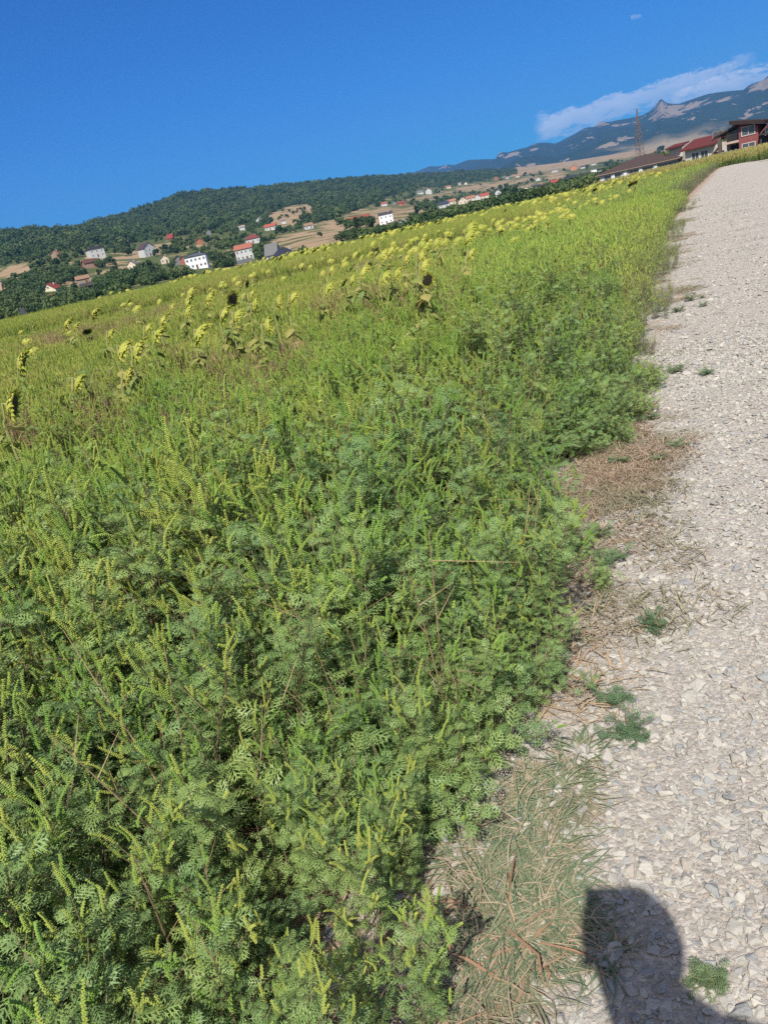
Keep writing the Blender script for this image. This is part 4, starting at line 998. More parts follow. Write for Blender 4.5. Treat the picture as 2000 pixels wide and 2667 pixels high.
scatter('yellow_green_weeds', np.stack([x, y, x * 0], -1)[pick], rots(pick.sum(), .06), rng.uniform(.62, .88, pick.sum()) * trample(x, y)[pick], fr_v, 'yellow green spiky weeds filling the middle of the field')
# other weeds between the ragweed: broad leaves and bare dead stems
BROAD = foliage('broad_leaf', (.10, .19, .07), (.17, .27, .10), (.28, .27, .09), .5, 4, .25, .5, .35)
def broadleaf(seed):
    r_ = np.random.default_rng(seed); m_ = MB()
    for k in range(9):
        t = .25 + .08 * k; a = k * 2.4; L = r_.uniform(.03, .055); rows = 5; l_ = MB(); vs = []
        for i in range(rows + 1):
            u = i / rows; w = L * .36 * math.sin(PI * min(1, u * .9 + .08)) ** .7
            for sx_ in (-1, 0, 1): vs.append((sx_ * w, L * u, -.4 * L * u * u - abs(sx_) * .2 * w))
        l_.add(vs, [(i * 3 + j, i * 3 + j + 1, i * 3 + j + 4, i * 3 + j + 3) for i in range(rows) for j in (0, 1)])
        fr = Matrix(frame([math.cos(a), math.sin(a), r_.uniform(.1, .7)]).tolist()).to_4x4(); fr.translation = Vector((0, 0, t * .6))
        m_.add([fr @ Vector(v) for v in l_.v], l_.f, 0)
    m_.tube([(0, 0, 0), (.01, 0, .3), (0, .01, .6)], [.004, .003, .0015], 4, 1)
    return m_.build('broadleaf_weed', [BROAD, STEM_N], link=False)
bl_v = [broadleaf(40 + k) for k in range(4)]
xb_, yb_ = scat_pts(-5, 2, .6, 8, 5); eb_ = edge_dist(xb_, yb_); k = (eb_ > .25) & (np.hypot(xb_, yb_) > 1.7) & (value_noise(xb_, yb_, .9, 12) > 0); xb_, yb_ = xb_[k], yb_[k]
scatter('broadleaf_weeds', np.stack([xb_, yb_, xb_ * 0], -1), rots(len(xb_), .15), rng.uniform(.72, .95, len(xb_)), bl_v, 'scattered broad leaved weeds among the ragweed')
def dead(seed):
    r_ = np.random.default_rng(seed); nb = NB()
    for k in range(3):
        a = r_.uniform(0, 6.28); tip = np.array([math.cos(a) * .2, math.sin(a) * .2, r_.uniform(.5, .72)]); mid = tip * .5 + r_.normal(size=3) * .02
        nb.tube([np.zeros(3), mid, tip], [.003, .0022, .001], 4, 0)
        for j in range(4): p = mid + (tip - mid) * (j / 4); nb.tube([p, p + np.array([r_.normal() * .07, r_.normal() * .07, .06])], [.0014, .0006], 3, 0)
    return nb.obj('dead_stem', [DRYS])
dd_v = [dead(60 + k) for k in range(4)]
xb_, yb_ = scat_pts(-6, 3, .6, 9, 4); eb_ = edge_dist(xb_, yb_); k = eb_ > .15; xb_, yb_ = xb_[k], yb_[k]
scatter('dead_stems', np.stack([xb_, yb_, xb_ * 0], -1), rots(len(xb_), .2), rng.uniform(.7, 1.2, len(xb_)), dd_v, 'thin brown dead stems poking through the ragweed')
# verge: low dense weeds along the road edge
y = rng.uniform(1.0, 30, 6500) ** 1.0; y = 1.0 + 29 * rng.random(6500) ** 1.4
wv = np.interp(y, [1, 3, 6, 15, 30], [.25, .5, .9, 1.5, 2.0]); e = rng.uniform(-.12, 1, len(y)) * wv; x = XE(y) - e / .9
nn_ = value_noise(x, y, .8, 9); k = ((e > .08 * wv) | (nn_ > .05)) & (y > 5.0); x, y, e = x[k], y[k], e[k]
scatter('verge_weeds', np.stack([x, y, x * 0], -1), rots(len(x), .15), np.clip(.45 + e * .5, .35, 1.1) * rng.uniform(.7, 1.1, len(x)), ed_v, 'low dark green weeds along the road edge')
y = rng.uniform(1.5, 5.6, 1300); e = rng.uniform(-.16, .55, len(y)); x = XE(y) - e
k = (value_noise(x, y, 1.6, 4) + e * .8 > -.1) & ~((y < 1.8) & (e < .1)) & ~((y > 3.35) & (y < 4.2) & (e < .1)); x, y, e = x[k], y[k], e[k]
scatter('verge_ragweed', np.stack([x, y, x * 0], -1), rots(len(x), .25), np.clip(.62 + e * .9, .5, 1.2) * rng.uniform(.7, 1.15, len(x)), eh_v, 'small leafy ragweed seedlings crowding the road edge')
# far field to its crest
a = np.radians(rng.uniform(-30, 36, 90000)); r_ = 24 * (118 / 24) ** rng.random(90000); rc = np.interp(np.degrees(a), CA, CRr)
x, y = r_ * np.sin(a), r_ * np.cos(a); e = edge_dist(x, np.minimum(y, 88))
k = (r_ < rc + 6) & (rng.random(len(a)) < .7) & ~in_road(x, y) & (y > 28)
x, y, e, r_ = x[k], y[k], e[k], r_[k]; z = terrain(x, y)
ver = (e < 1.5 + y * .12) & (y < 95); print('far', len(x), ver.sum())
P = np.stack([x, y, z], -1)
sc = np.clip(r_ / 60, .9, 1.6)
scatter('far_field_weeds', P[~ver], rots((~ver).sum(), .05), np.stack([sc, sc, rng.uniform(.8, 1.35, len(sc))], -1)[~ver], fr_v, 'yellow green weeds covering the far field up to its crest')
nzf = value_noise(x, y, .09, 17); kd = (nzf > .02) & (rng.random(len(x)) < .30) & ~ver
scatter('far_dark_weeds', P[kd], rots(kd.sum(), .1), np.stack([sc * 1.3, sc * 1.3, rng.uniform(1.1, 1.6, len(sc))], -1)[kd], md_v, 'darker leafy weeds growing in patches through the far field')
kd = (nzf < -.08) & (rng.random(len(x)) < .35) & ~ver
scatter('far_dry_stalks', P[kd], rots(kd.sum(), .15), np.stack([sc, sc, rng.uniform(.95, 1.25, len(sc))], -1)[kd], dr_v, 'brown dry stalks in patches of the far field')
scatter('far_verge_weeds', P[ver], rots(ver.sum(), .08), np.stack([sc * 1.2, sc * 1.2, rng.uniform(1.3, 1.9, len(sc))], -1)[ver], ed_v, 'darker green weeds beside the far stretch of road')
# tall withered crop strip behind the bend of the road
a = np.radians(rng.uniform(19, 38, 9000)); r_ = rng.uniform(70, 116, 9000); x, y = r_ * np.sin(a), r_ * np.cos(a)
k = ~in_road(x, y) & ((y > 86) | (x > np.interp(y, [60, 88], [40, 45.5]))) ; x, y = x[k], y[k]; n_ = len(x)
cr_v = [spikes(600 + k, 20, .35, 1.0, [foliage('withered_crop', (.26, .27, .07), (.44, .36, .15), None, 0, 1, .2, .7, .1), LEAF_M], .9, .02) for k in range(3)]
scatter('withered_crop_strip', np.stack([x, y, terrain(x, y)], -1), rots(n_, .07), np.stack([np.full(n_, 1.3), np.full(n_, 1.3), rng.uniform(.9, 1.45, n_)], -1), cr_v, 'taller withered yellow crop behind the bend of the road')
# dry stalks and dead undergrowth in patches
x, y = scat_pts(-16, 10, 1.0, 26, 22); e = edge_dist(x, y); nn_ = value_noise(x, y, .35, 21)
near_patch = bare_patch(x, y)
k = (e > 1.2) & (y > 5) & (nn_ * .7 + near_patch > .45) & (rng.random(len(x)) < .55) & (x < y); x, y = x[k], y[k]; print('dry', len(x))
scatter('dry_stalks', np.stack([x, y, x * 0], -1), rots(len(x), .2), rng.uniform(.6, 1.05, len(x)) * trample(x, y), dr_v, 'thin brown dry stalks standing between the green weeds')
# litter of dead straw on the soil
def straw(seed, n_, R_, mats, up=.25, L=(.04, .14), w=.0016):
    global rng
    keep_, rng = rng, np.random.default_rng(seed); nb = NB()
    for _ in range(n_):
        a, r_ = rng.uniform(0, 6.28), R_ * math.sqrt(rng.random()); p = np.array([math.cos(a) * r_, math.sin(a) * r_, rng.uniform(.003, .02)]); a2 = rng.uniform(0, 6.28); l_ = rng.uniform(*L)
        d = np.array([math.cos(a2), math.sin(a2), rng.uniform(-.02, up)]) * l_; s = np.array([-math.sin(a2), math.cos(a2), 0]) * w * rng.uniform(.6, 1.8); q = p + d * .5 + np.array([rng.normal() * .1 * l_, rng.normal() * .1 * l_, .004])
        b = np.array([p - s, p + s, q + s, p + d, q - s]); nb.put(b, [(0, 1, 2, 3, 4)], np.eye(3), np.zeros(3), 0)
    rng = keep_; return nb.obj('straw', mats)
STRAW = foliage('straw_blade', (.34, .24, .15), (.50, .40, .27), (.28, .15, .09), .8, 1.3, .1, .7, .2)
STRB = foliage('verge_dry_grass', (.34, .24, .17), (.44, .35, .25), (.18, .20, .11), .7, 2.2, .1, .7, .2)
st_v = [straw(500 + k, 70, .16, [STRAW]) for k in range(3)]; sb_v = [straw(520 + k, 120, .15, [STRB], .5, (.02, .08), .0011) for k in range(3)]
x, y = scat_pts(-5, 2, .6, 6, 26); e = edge_dist(x, y); k = (e > -.05); x, y = x[k], y[k]
scatter('soil_litter', np.stack([x, y, x * 0 + .005], -1), rots(len(x), .03), rng.uniform(.7, 1.3, len(x)), st_v, 'dead straw lying on the soil under the weeds')
# reddish dry grass mats between weeds and gravel
y = np.concatenate([rng.uniform(3.3, 4.2, 90), rng.uniform(3.0, 26, 480), rng.uniform(2.2, 3.0, 24)]); e = rng.uniform(-.85, .15, len(y)) * np.interp(y, [1, 3, 4, 8], [.7, .6, .9, .8]); x = XE(y) - e
nn_ = value_noise(x, y, .75, 31); k = ((nn_ > .12) & (e > -.45)) | ((y > 3.35) & (y < 4.15) & (e > -.42)); x, y = x[k], y[k]
scatter('dry_verge_grass', np.stack([x, y, x * 0 + .012], -1), rots(len(x), .04), rng.uniform(.6, 1.3, len(x)), sb_v, 'reddish brown mats of dry low grass between weeds and gravel')

# ------------------------------------------------------------------ loose stones
def stone_mesh(seed):
    r_ = np.random.default_rng(seed); bm = bmesh.new()
    sy_, sz_ = r_.uniform(.55, .95), r_.uniform(.28, .5)
    for v in r_.normal(size=(int(r_.integers(9, 15)), 3)):
        v /= np.linalg.norm(v); v *= r_.uniform(.82, 1.08); bm.verts.new((v[0], v[1] * sy_, v[2] * sz_))
    res = bmesh.ops.convex_hull(bm, input=bm.verts[:]); bmesh.ops.dissolve_limit(bm, angle_limit=R(14), verts=bm.verts[:], edges=bm.edges[:])
    bmesh.ops.bevel(bm, geom=bm.edges[:], offset=.05, segments=1, affect='EDGES')
    me = bpy.data.meshes.new('stone'); bm.to_mesh(me); bm.free(); me.materials.append(STONE)
    return bpy.data.objects.new('stone', me)
STONE, nt, b = mat('broken_stone', (.5, .47, .42), .85, .25)
oi = N(nt, 'ShaderNodeObjectInfo'); tc = N(nt, 'ShaderNodeTexCoord')
pal = ramp_n(nt, oi.outputs['Random'], [(0, (.38, .365, .325)), (.22, (.45, .43, .38)), (.4, (.32, .30, .265)), (.52, (.42, .40, .365)), (.68, (.25, .262, .265)), (.77, (.38, .34, .29)), (.84, (.30, .31, .31)), (.92, (.50, .475, .42))], 'CONSTANT')
nz = noise_n(nt, tc.outputs['Object'], 2.2, 5, .65)
sc_ = N(nt, 'ShaderNodeSeparateXYZ'); geo = N(nt, 'ShaderNodeNewGeometry')
c_ = mix_n(nt, math_n(nt, 'MULTIPLY', nz, .5), pal, (.38, .345, .30))
nt.links.new(c_, b.inputs['Base Color'])
bp = N(nt, 'ShaderNodeBump'); bp.inputs['Strength'].default_value = .35; bp.inputs['Distance'].default_value = .05; nt.links.new(nz, bp.inputs['Height']); nt.links.new(bp.outputs[0], b.inputs['Normal'])
stv = [stone_mesh(700 + k) for k in range(20)]
def road_z(x, y):
    return .016 + np.array([mn.fractal(Vector((a * .9, b_ * .9, 0)), 1, 2, 4) for a, b_ in zip(x, y)]) * .008
def road_pts(n_, y0, y1, pw, umin, umax):
    y = y0 + (y1 - y0) * rng.random(n_) ** pw; u = rng.uniform(umin, umax, n_); return XE(np.maximum(y, 0)) + u, y, u
X_, Y_, S_ = [], [], []
for n_, y0, y1, pw, u0, u1, s0, s1 in ((42000, .2, 6.5, 1.3, -.35, 3.2, .007, .021), (80000, .2, 6.5, 1.3, -.35, 3.2, .003, .009), (1300, .2, 6.5, 1.2, -.1, 3.2, .019, .032), (60000, 5, 24, 1.7, -.1, 6.5, .007, .020), (2600, 5, 24, 1.7, .2, 6.5, .02, .04), (40000, 5, 16, 1.4, -.1, 5.5, .004, .010), (20000, 20, 88, 1.6, 0, 7.2, .010, .03)):
    x, y, u = road_pts(n_, y0, y1, pw, u0, u1)
    # wheel track: fine and packed in the middle of the road, coarse towards its side
    tr_ = np.exp(-((u - 2.9) / .9) ** 2) * np.interp(y, [3, 7], [.0, .85]); k = rng.random(n_) > tr_
    if s0 > .008: k &= (value_noise(x, y, 1.1, 3) > -.35) | (rng.random(n_) < .3)
    k &= ~((u < .1) & (rng.random(n_) < .5))
    X_.append(x[k]); Y_.append(y[k]); S_.append(s0 * (s1 / s0) ** (rng.random(k.sum()) ** 1.1))
x, y, s_ = map(np.concatenate, (X_, Y_, S_)); print('stones', len(x))
scatter('gravel', np.stack([x, y, road_z(x, y) + s_ * rng.uniform(.0, .28, len(s_))], -1), np.stack([rng.normal(size=len(x)) * .22, rng.normal(size=len(x)) * .22, rng.uniform(0, 6.28, len(x))], -1), s_ * 1.15, stv, 'broken grey and cream stones of the gravel road')

# ------------------------------------------------------------------ sunflowers
SF_BACK = foliage('sunflower_back', (.28, .33, .05), (.46, .43, .10), None, 0, 1, .15, .6, .2)
SF_BRACT = foliage('sunflower_bract', (.26, .33, .04), (.48, .44, .09), None, 0, 1, .25, .6, .2)
SF_STEM = foliage('sunflower_stem', (.24, .28, .08), (.38, .34, .16), None, 0, 1, .05, .7, .2)
SF_LEAF = foliage('sunflower_leaf', (.13, .21, .055), (.32, .34, .08), (.38, .30, .11), .6, 3, .3, .6, .3)
SF_DRY = foliage('sunflower_dry_leaf', (.25, .16, .08), (.40, .29, .14), None, 0, 1, .15, .8, .1)
SEED = noisy('sunflower_seeds', (.02, .016, .014), (.09, .07, .055), 110, .7, .3, .8)
def heart_leaf(L, fold=.25, droop=.6, seed=0):
    r_ = np.random.default_rng(seed); m_ = MB(); rows = 8; vs = []
    for i in range(rows + 1):
        t = i / rows; w = L * .42 * (math.sin(PI * min(1, (t + .10)) ** .62) if t < .97 else .02) ; y_ = L * t; z_ = -droop * L * t * t
        for j, sx_ in enumerate((-1, -.5, 0, .5, 1)):
            vs.append((sx_ * w, y_, z_ - abs(sx_) * fold * w + r_.normal() * .012 * L))
    fs = [(i * 5 + j, i * 5 + j + 1, i * 5 + j + 6, i * 5 + j + 5) for i in range(rows) for j in range(4)]
    m_.add(vs, fs); return m_
def head_parts(R_, seed):
    """disc faces -z; back is +z"""
    r_ = np.random.default_rng(seed); bk = MB(); ns = 20
    prof = [(.0, .46), (.25, .45), (.5, .39), (.8, .24), (.98, .06), (1.0, -.04), (.9, -.10)]
    vs = []; 
    for pr, pz in prof:
        for k in range(ns):
            a = 2 * PI * k / ns; q = pr * R_ * (1 + .04 * math.sin(3 * a + seed)); vs.append((q * math.cos(a), q * math.sin(a), pz * R_ + r_.normal() * .01 * R_))
    fs = [(i * ns + k, i * ns + (k + 1) % ns, (i + 1) * ns + (k + 1) % ns, (i + 1) * ns + k) for i in range(len(prof) - 1) for k in range(ns)]
    bk.add(vs, fs); bk.smooth = True
    br_ = MB()
    for ring, (rr_, n_, ln, lift) in enumerate(((.90, 20, .55, -.12), (.80, 17, .48, .08), (.62, 12, .40, .24))):
        for k in range(n_):
            a = 2 * PI * (k + .5 * ring) / n_ + r_.normal() * .08; c, s = math.cos(a), math.sin(a); w = R_ * .19 * r_.uniform(.8, 1.2); l_ = ln * R_ * r_.uniform(.7, 1.25)
            z0 = lift * R_ + .02 * R_; z1 = z0 + l_ * r_.uniform(-.75, .1)
            p = Vector((rr_ * R_ * c, rr_ * R_ * s, z0)); t_ = Vector((-s, c, 0)) * w; o_ = Vector((c, s, 0)) * l_
            br_.add([p - t_ * .8, p + t_ * .8, p + t_ + o_ * .45 + Vector((0, 0, .02 * R_)), p + o_ + Vector((0, 0, z1 - z0)), p - t_ + o_ * .45 + Vector((0, 0, .02 * R_))], [(0, 1, 2, 3, 4)])
    sd = MB(); vs = [(0, 0, -.14 * R_)]
    for pr, pz in ((.40, -.15), (.66, -.14), (.76, -.10)):
        for k in range(ns): a = 2 * PI * k / ns; vs.append((pr * R_ * math.cos(a), pr * R_ * math.sin(a), pz * R_))
    fs = [(0, 1 + (k + 1) % ns, 1 + k) for k in range(ns)] + [(1 + i * ns + k, 1 + i * ns + (k + 1) % ns, 1 + (i + 1) * ns + (k + 1) % ns, 1 + (i + 1) * ns + k) for i in range(2) for k in range(ns)]
    sd.add(vs, fs); return bk, br_, sd
def sunflower(seed, H=.9, R_=.08, face=(.75, -.1), tilt=2.0, leaves=5, merged=False, arc=.10, stemlean=(0, 0)):
    """face: horizontal direction the nodding disc looks to; tilt from straight up, radians"""
    r_ = np.random.default_rng(seed)
    fx = Vector((face[0], face[1], 0)).normalized()
    # stem: up and over in a hook; the head hangs at the origin-relative point (fx*arc, H)
    pts = [Vector((stemlean[0] * (t - 1), stemlean[1] * (t - 1), H * t * .96)) - fx * arc * (1 if t > .5 else .6 + .8 * t) for t in (0, .25, .5, .75, .93)]
    nrm = (fx * math.sin(tilt) + Vector((0, 0, math.cos(tilt)))).normalized()      # disc normal
    hc = Vector((0, 0, H)); back = hc - nrm * R_ * .40
    pts += [pts[-1] + Vector((0, 0, .03)) + fx * arc * .2, back - nrm * .03 + Vector((0, 0, .008)), back]
    st_ = MB(); st_.tube(pts, [.011, .0105, .010, .009, .0085, .008, .010, .016], 6)
    M = nrm.to_track_quat('-Z', 'Y').to_matrix().to_4x4(); M.translation = hc
    bk, br_, sd = head_parts(R_, seed)
    for q in (bk, br_, sd): q.v = [tuple(M @ Vector(v)) for v in q.v]
    lv = []
    for k in range(leaves):
        t = r_.uniform(.5, .97); a = r_.uniform(0, 6.28); L = r_.uniform(.08, .17); l_ = heart_leaf(L, .3, r_.uniform(.4, 1.1), seed * 9 + k)
        d = Vector((math.cos(a), math.sin(a), r_.uniform(-.5, .35))); fr = Matrix(frame(d).tolist()).to_4x4()
        i = min(int(t / .25), 3); p = pts[i].lerp(pts[i + 1], min(1, (t - i * .25) / .25)); fr.translation = p + d * .04
        l_.tube([(0, -.06, 0), (0, .02, 0)], .003, 4); l_.v = [tuple(fr @ Vector(v)) for v in l_.v]; lv.append((l_, SF_DRY if (t < .6 and r_.random() < .5) else SF_LEAF))
    if merged:
        m_ = MB()
        for q, i in [(st_, 0), (bk, 1), (br_, 2), (sd, 3)] + [(l_, 4) for l_, _ in lv]: m_.add(q.v, q.f, i)
        return m_.build('sunflower', [SF_STEM, SF_BACK, SF_BRACT, SEED, SF_LEAF], link=False)
    t_ = empty('sunflower'); st_.build('stem', SF_STEM, t_); h = bk.build('head', SF_BACK, t_); br_.build('bracts', SF_BRACT, h); sd.build('seed_disc', SEED, h)
    for l_, mt in lv: l_.build('leaf', mt, t_)
    return t_
# each near sunflower: photo point of its head, head width in photo, height, disc direction, tilt, label
SF = [(36, 1057, 50, .90, (1, -.5), 1.95, 2, 'sunflower head with dark underside, leftmost and nearest in the field'),
 (61, 940, 40, .90, (1, .1), 2.1, 3, 'ragged sunflower head above and right of the leftmost one'),
 (249, 816, 30, .95, (.3, -.4), 2.6, 3, 'straw tinted sunflower head drooping near the left field crest'),
 (325, 911, 40, .92, (.4, -.8), 2.5, 4, 'left head of the pair of sunflowers touching each other'),
 (363, 911, 42, .92, (.9, -.7), 2.2, 5, 'right head of the pair of sunflowers touching each other'),
 (338, 978, 30, .74, (.8, -.6), 2.1, 4, 'smaller sunflower hanging below the touching pair'),
 (291, 869, 16, .9, (.5, -.2), 2.3, 3, 'withered small brown sunflower left of the pink toned head'),
 (414, 873, 34, .90, (.2, -.3), 2.8, 2, 'flat peach coloured sunflower head right of the touching pair'),
 (209, 995, 30, .80, (.6, -.3), 2.5, 2, 'pale yellow sunflower low in the weeds below the left crest'),
 (179, 843, 24, .92, (.5, -.2), 2.5, 3, 'faint yellow green sunflower left of the straw tinted head'),
 (428, 835, 25, .92, (.7, -.5), 2.3, 3, 'yellow green sunflower above the peach coloured head'),
 (451, 799, 16, .92, (.7, 0), 2.3, 2, 'small dim sunflower left of a stack of three heads'),
 (494, 784, 28, .96, (.7, -.3), 2.2, 3, 'middle head of the three sunflowers stacked at left'),
 (492, 812, 26, .88, (.7, -.5), 2.2, 3, 'lowest head of the three sunflowers stacked at left'),
 (498, 763, 25, 1.0, (.4, -.3), 2.6, 2, 'topmost head of the three sunflowers stacked at left'),
 (549, 776, 29, .95, (.6, -.4), 2.5, 3, 'shaggy sunflower between the stack of three and the dark faced one'),
 (605, 780, 32, .98, (.9, -.8), 1.75, 3, 'upright sunflower showing its full black seed disc'),
 (589, 818, 35, .92, (.7, -.7), 2.3, 6, 'large bright sunflower just below the black disc one'),
 (620, 822, 24, .92, (.7, -.5), 2.4, 5, 'bright small sunflower touching the large one under the black disc'),
 (525, 869, 44, .88, (.5, -.6), 2.6, 7, 'big broad yellow sunflower with hanging withered leaves'),
 (667, 795, 29, .93, (.9, -.6), 2.0, 3, 'bright sunflower tilted to the right beside the black disc one'),
 (658, 767, 17, .95, (.8, -.2), 2.1, 2, 'small lime sunflower above the right tilted one'),
 (643, 740, 15, 1.0, (1, -.5), 1.8, 2, 'small dark faced sunflower high above the right tilted one'),
 (388, 856, 18, .9, (.6, -.3), 2.4, 2, 'half hidden sunflower between the touching pair and the peach head'),
 (700, 848, 34, .80, (.9, -.9), 1.9, 6, 'dark shaded sunflower low beside tall leafy stalks'),
 (729, 784, 20, .95, (.9, -.6), 1.95, 3, 'left one of two lime sunflowers under the grey fence'),
 (765, 775, 25, .95, (.5, -.5), 2.4, 3, 'right one of two lime sunflowers under the grey fence'),
 (857, 752, 28, .92, (.4, -.4), 2.5, 4, 'pale sunflower alone in the weeds in mid field'),
 (1003, 722, 26, .92, (.6, -.5), 2.5, 5, 'yellow sunflower left of the tall bent stalk'),
 (1035, 712, 25, .92, (.3, -.4), 2.6, 3, 'shaggy yellow sunflower next to the tall bent stalk'),
 (1098, 668, 15, 1.08, (.9, -.3), 2.1, 2, 'small head at the very top of the tall bent stalk group'),
 (1106, 692, 20, 1.02, (.3, -.5), 2.5, 6, 'pale drooping head in the tall bent stalk group'),
 (1113, 729, 26, .92, (.5, -.9), 1.75, 5, 'sunflower with a round black face hanging from the bent stalk'),
 (999, 663, 22, 1.0, (.3, -.4), 2.6, 3, 'left head of two cream yellow sunflowers in mid field'),
 (1018, 655, 22, 1.0, (.4, -.3), 2.6, 3, 'right head of two cream yellow sunflowers in mid field'),
 (1060, 674, 19, .98, (.5, -.5), 2.4, 3, 'bright yellow sunflower just left of the bent stalk top'),
 (864, 703, 15, 1.0, (.7, -.4), 2.2, 2, 'tiny sunflower above the lone pale one'),
 (919, 729, 11, .92, (.7, -.4), 2.2, 2, 'tiny green sunflower between two shaggy ones'),
 (948, 708, 24, .96, (.6, -.3), 2.4, 6, 'loose leafy sunflower on a dark green stalk'),
 (925, 665, 17, 1.0, (.5, -.3), 2.5, 3, 'pale head left of the dark green stalk'),
 (1058, 642, 15, 1.02, (.5, -.3), 2.6, 2, 'narrow yellow head above the bright yellow one'),
 (1136, 632, 20, 1.02, (.5, -.3), 2.5, 3, 'yellow head right of the bent stalk near the crest'),
 (1157, 577, 22, 1.1, (.4, -.2), 2.7, 3, 'brownish flat head breaking the crest line right of the white modern house'),
 (1224, 594, 28, 1.05, (.4, -.2), 2.7, 3, 'long flat brown head near the crest in mid field'),
 (1222, 616, 30, 1.02, (.4, -.4), 2.5, 4, 'wide yellow head under the long flat brown one'),
 (1227, 661, 16, .92, (.5, -.5), 2.4, 2, 'lone small yellow head in the green right half'),
 (971, 636, 15, 1.02, (.5, -.3), 2.6, 2, 'thin flat head left of the two cream ones')]
for i, (px, py, w, z, face, tilt, nl, lb) in enumerate(SF):
    face = face if tilt < 1.9 else (1.0, (.14, .25, .10, .30, .18)[i % 5])
    p = on_z(px, py, z); dep = float((p - np.array([0, 0, CAMZ])) @ Fv)
    Rr = min(max(w * dep / FPX / 2 * 1.4, .08), .16)
    t_ = sunflower(10 + i, z, Rr * (.8 if tilt < 1.9 else 1), face, min(max(tilt, 1.9), 2.35) if tilt > 1.8 else tilt + .12, nl + 5); t_.location = (p[0], p[1], 0)
    tag(t_, lb, 'sunflower', 'sunflowers standing in the weeds')
# leaning thick stalk with leaves
pa, pb_ = on_z(985, 945, .45), on_z(1105, 830, .72)
t_ = empty('sunflower_stalk', (pa[0], pa[1], .0), label='thick pale sunflower stalk leaning far over to the right', cat='sunflower')
dv = pb_ - pa; dv[2] = .27
m_ = MB(); m_.tube([(-.05, 0, 0), (0, 0, .45), tuple(np.array([0, 0, .45]) + dv * .5), tuple(np.array([0, 0, .45]) + dv)], [.012, .014, .013, .010], 6); m_.build('stem', SF_STEM, t_)
for k in range(7):
    l_ = heart_leaf(rng.uniform(.1, .17), .35, rng.uniform(.2, .9), 900 + k); a = rng.uniform(0, 6.28); fr = Matrix(frame([math.cos(a), math.sin(a), rng.uniform(-.2, .7)]).tolist()).to_4x4(); fr.translation = Vector((0, 0, .45)) + Vector(dv) * (.55 + .07 * k)
    l_.v = [tuple(fr @ Vector(v)) for v in l_.v]; l_.build('leaf', SF_LEAF, t_)
# prototypes for the crowd
protos = [sunflower(60 + k, 1.0, .085, ((.6, .5), (.5, .9), (.9, .2), (.3, .8), (.7, .4))[k], (2.4, 2.7, 2.3, 2.6, 2.5)[k], 8) for k in range(5)]
used = [False] * 5
a = np.radians(rng.uniform(-23.5, 27, 14000)); r_ = 13 * (112 / 13) ** (rng.random(14000) ** .8); rc = np.interp(np.degrees(a), CA, CRr)
x, y = r_ * np.sin(a), r_ * np.cos(a); px, py = to_px(x, y, np.full_like(x, .95)); e = edge_dist(x, np.minimum(y, 88))
line = 830 - .221 * px
below = py - line        # how far under the crest line in the photograph
dens = np.where(px > 1180, np.where(below < np.interp(px, [1180, 1500, 1700, 1740], [30, 62, 46, 10]), .21, .012), np.where(below < np.interp(px, [0, 500, 900, 1180], [3, 10, 22, 40]), .32, np.where(below < 60, np.interp(px, [0, 500, 1000, 1200], [.01, .02, .09, .2]), .012)))
dens = dens * np.clip(.55 + value_noise(x, y, .16, 8) * 2.6, .08, 1.3)
k = (r_ < rc + 1) & (rng.random(len(a)) < dens) & (px < 1745) & (e > 2.2) & ~((px > 1580) & (below > 25) & (rng.random(len(a)) < .6))
x, y, r_, px = x[k], y[k], r_[k], px[k]
o_ = np.argsort(r_); x, y, r_, px = x[o_], y[o_], r_[o_], px[o_]; print('sunflowers', len(x))
NI = 250
def sf_zone(px, r_):
    if r_ > 42: return ('distant sunflower head on the crest below the left village' if px < 900 else 'distant sunflower head in the dense yellow band before the bungalow' if px > 1300 else 'distant sunflower head on the crest below the village row')
    return ('sunflower standing far out in the yellow green weeds at left' if px < 900 else 'sunflower in the thick yellow patch before the brown roof' if px > 1180 else 'sunflower scattered in the middle of the field')
for i in range(min(NI, len(x))):
    v = int(rng.integers(0, 5)); t_ = protos[v] if not used[v] else copy_tree(protos[v]); used[v] = True
    t_.location = (x[i], y[i], 0); t_.rotation_euler = (rng.normal() * .05, rng.normal() * .05, rng.normal() * .45); s = rng.uniform(.82, 1.08) * (1 if r_[i] > 36 else .88); t_.scale = (s * 1.1, s * 1.1, s)
    lb = sf_zone(px[i], r_[i]); tag(t_, lb, 'sunflower', lb.replace('sunflower head', 'sunflower heads').replace('sunflower ', 'sunflowers ', 1))
merged = [sunflower(80 + k, 1.05, .10, ((.9, .2), (.5, .6), (.9, -.3), (.2, .9))[k], (2.45, 2.7, 2.6, 2.8)[k], 3, merged=True) for k in range(4)]
if len(x) > NI:
    n_ = len(x) - NI; z = terrain(x[NI:], y[NI:])
    scatter('sunflower_crowd', np.stack([x[NI:], y[NI:], z], -1), np.stack([rng.normal(size=n_) * .06, rng.normal(size=n_) * .06, rng.normal(size=n_) * .5], -1), rng.uniform(.9, 1.15, n_), merged, 'countless small sunflower heads lining the far crest of the field')

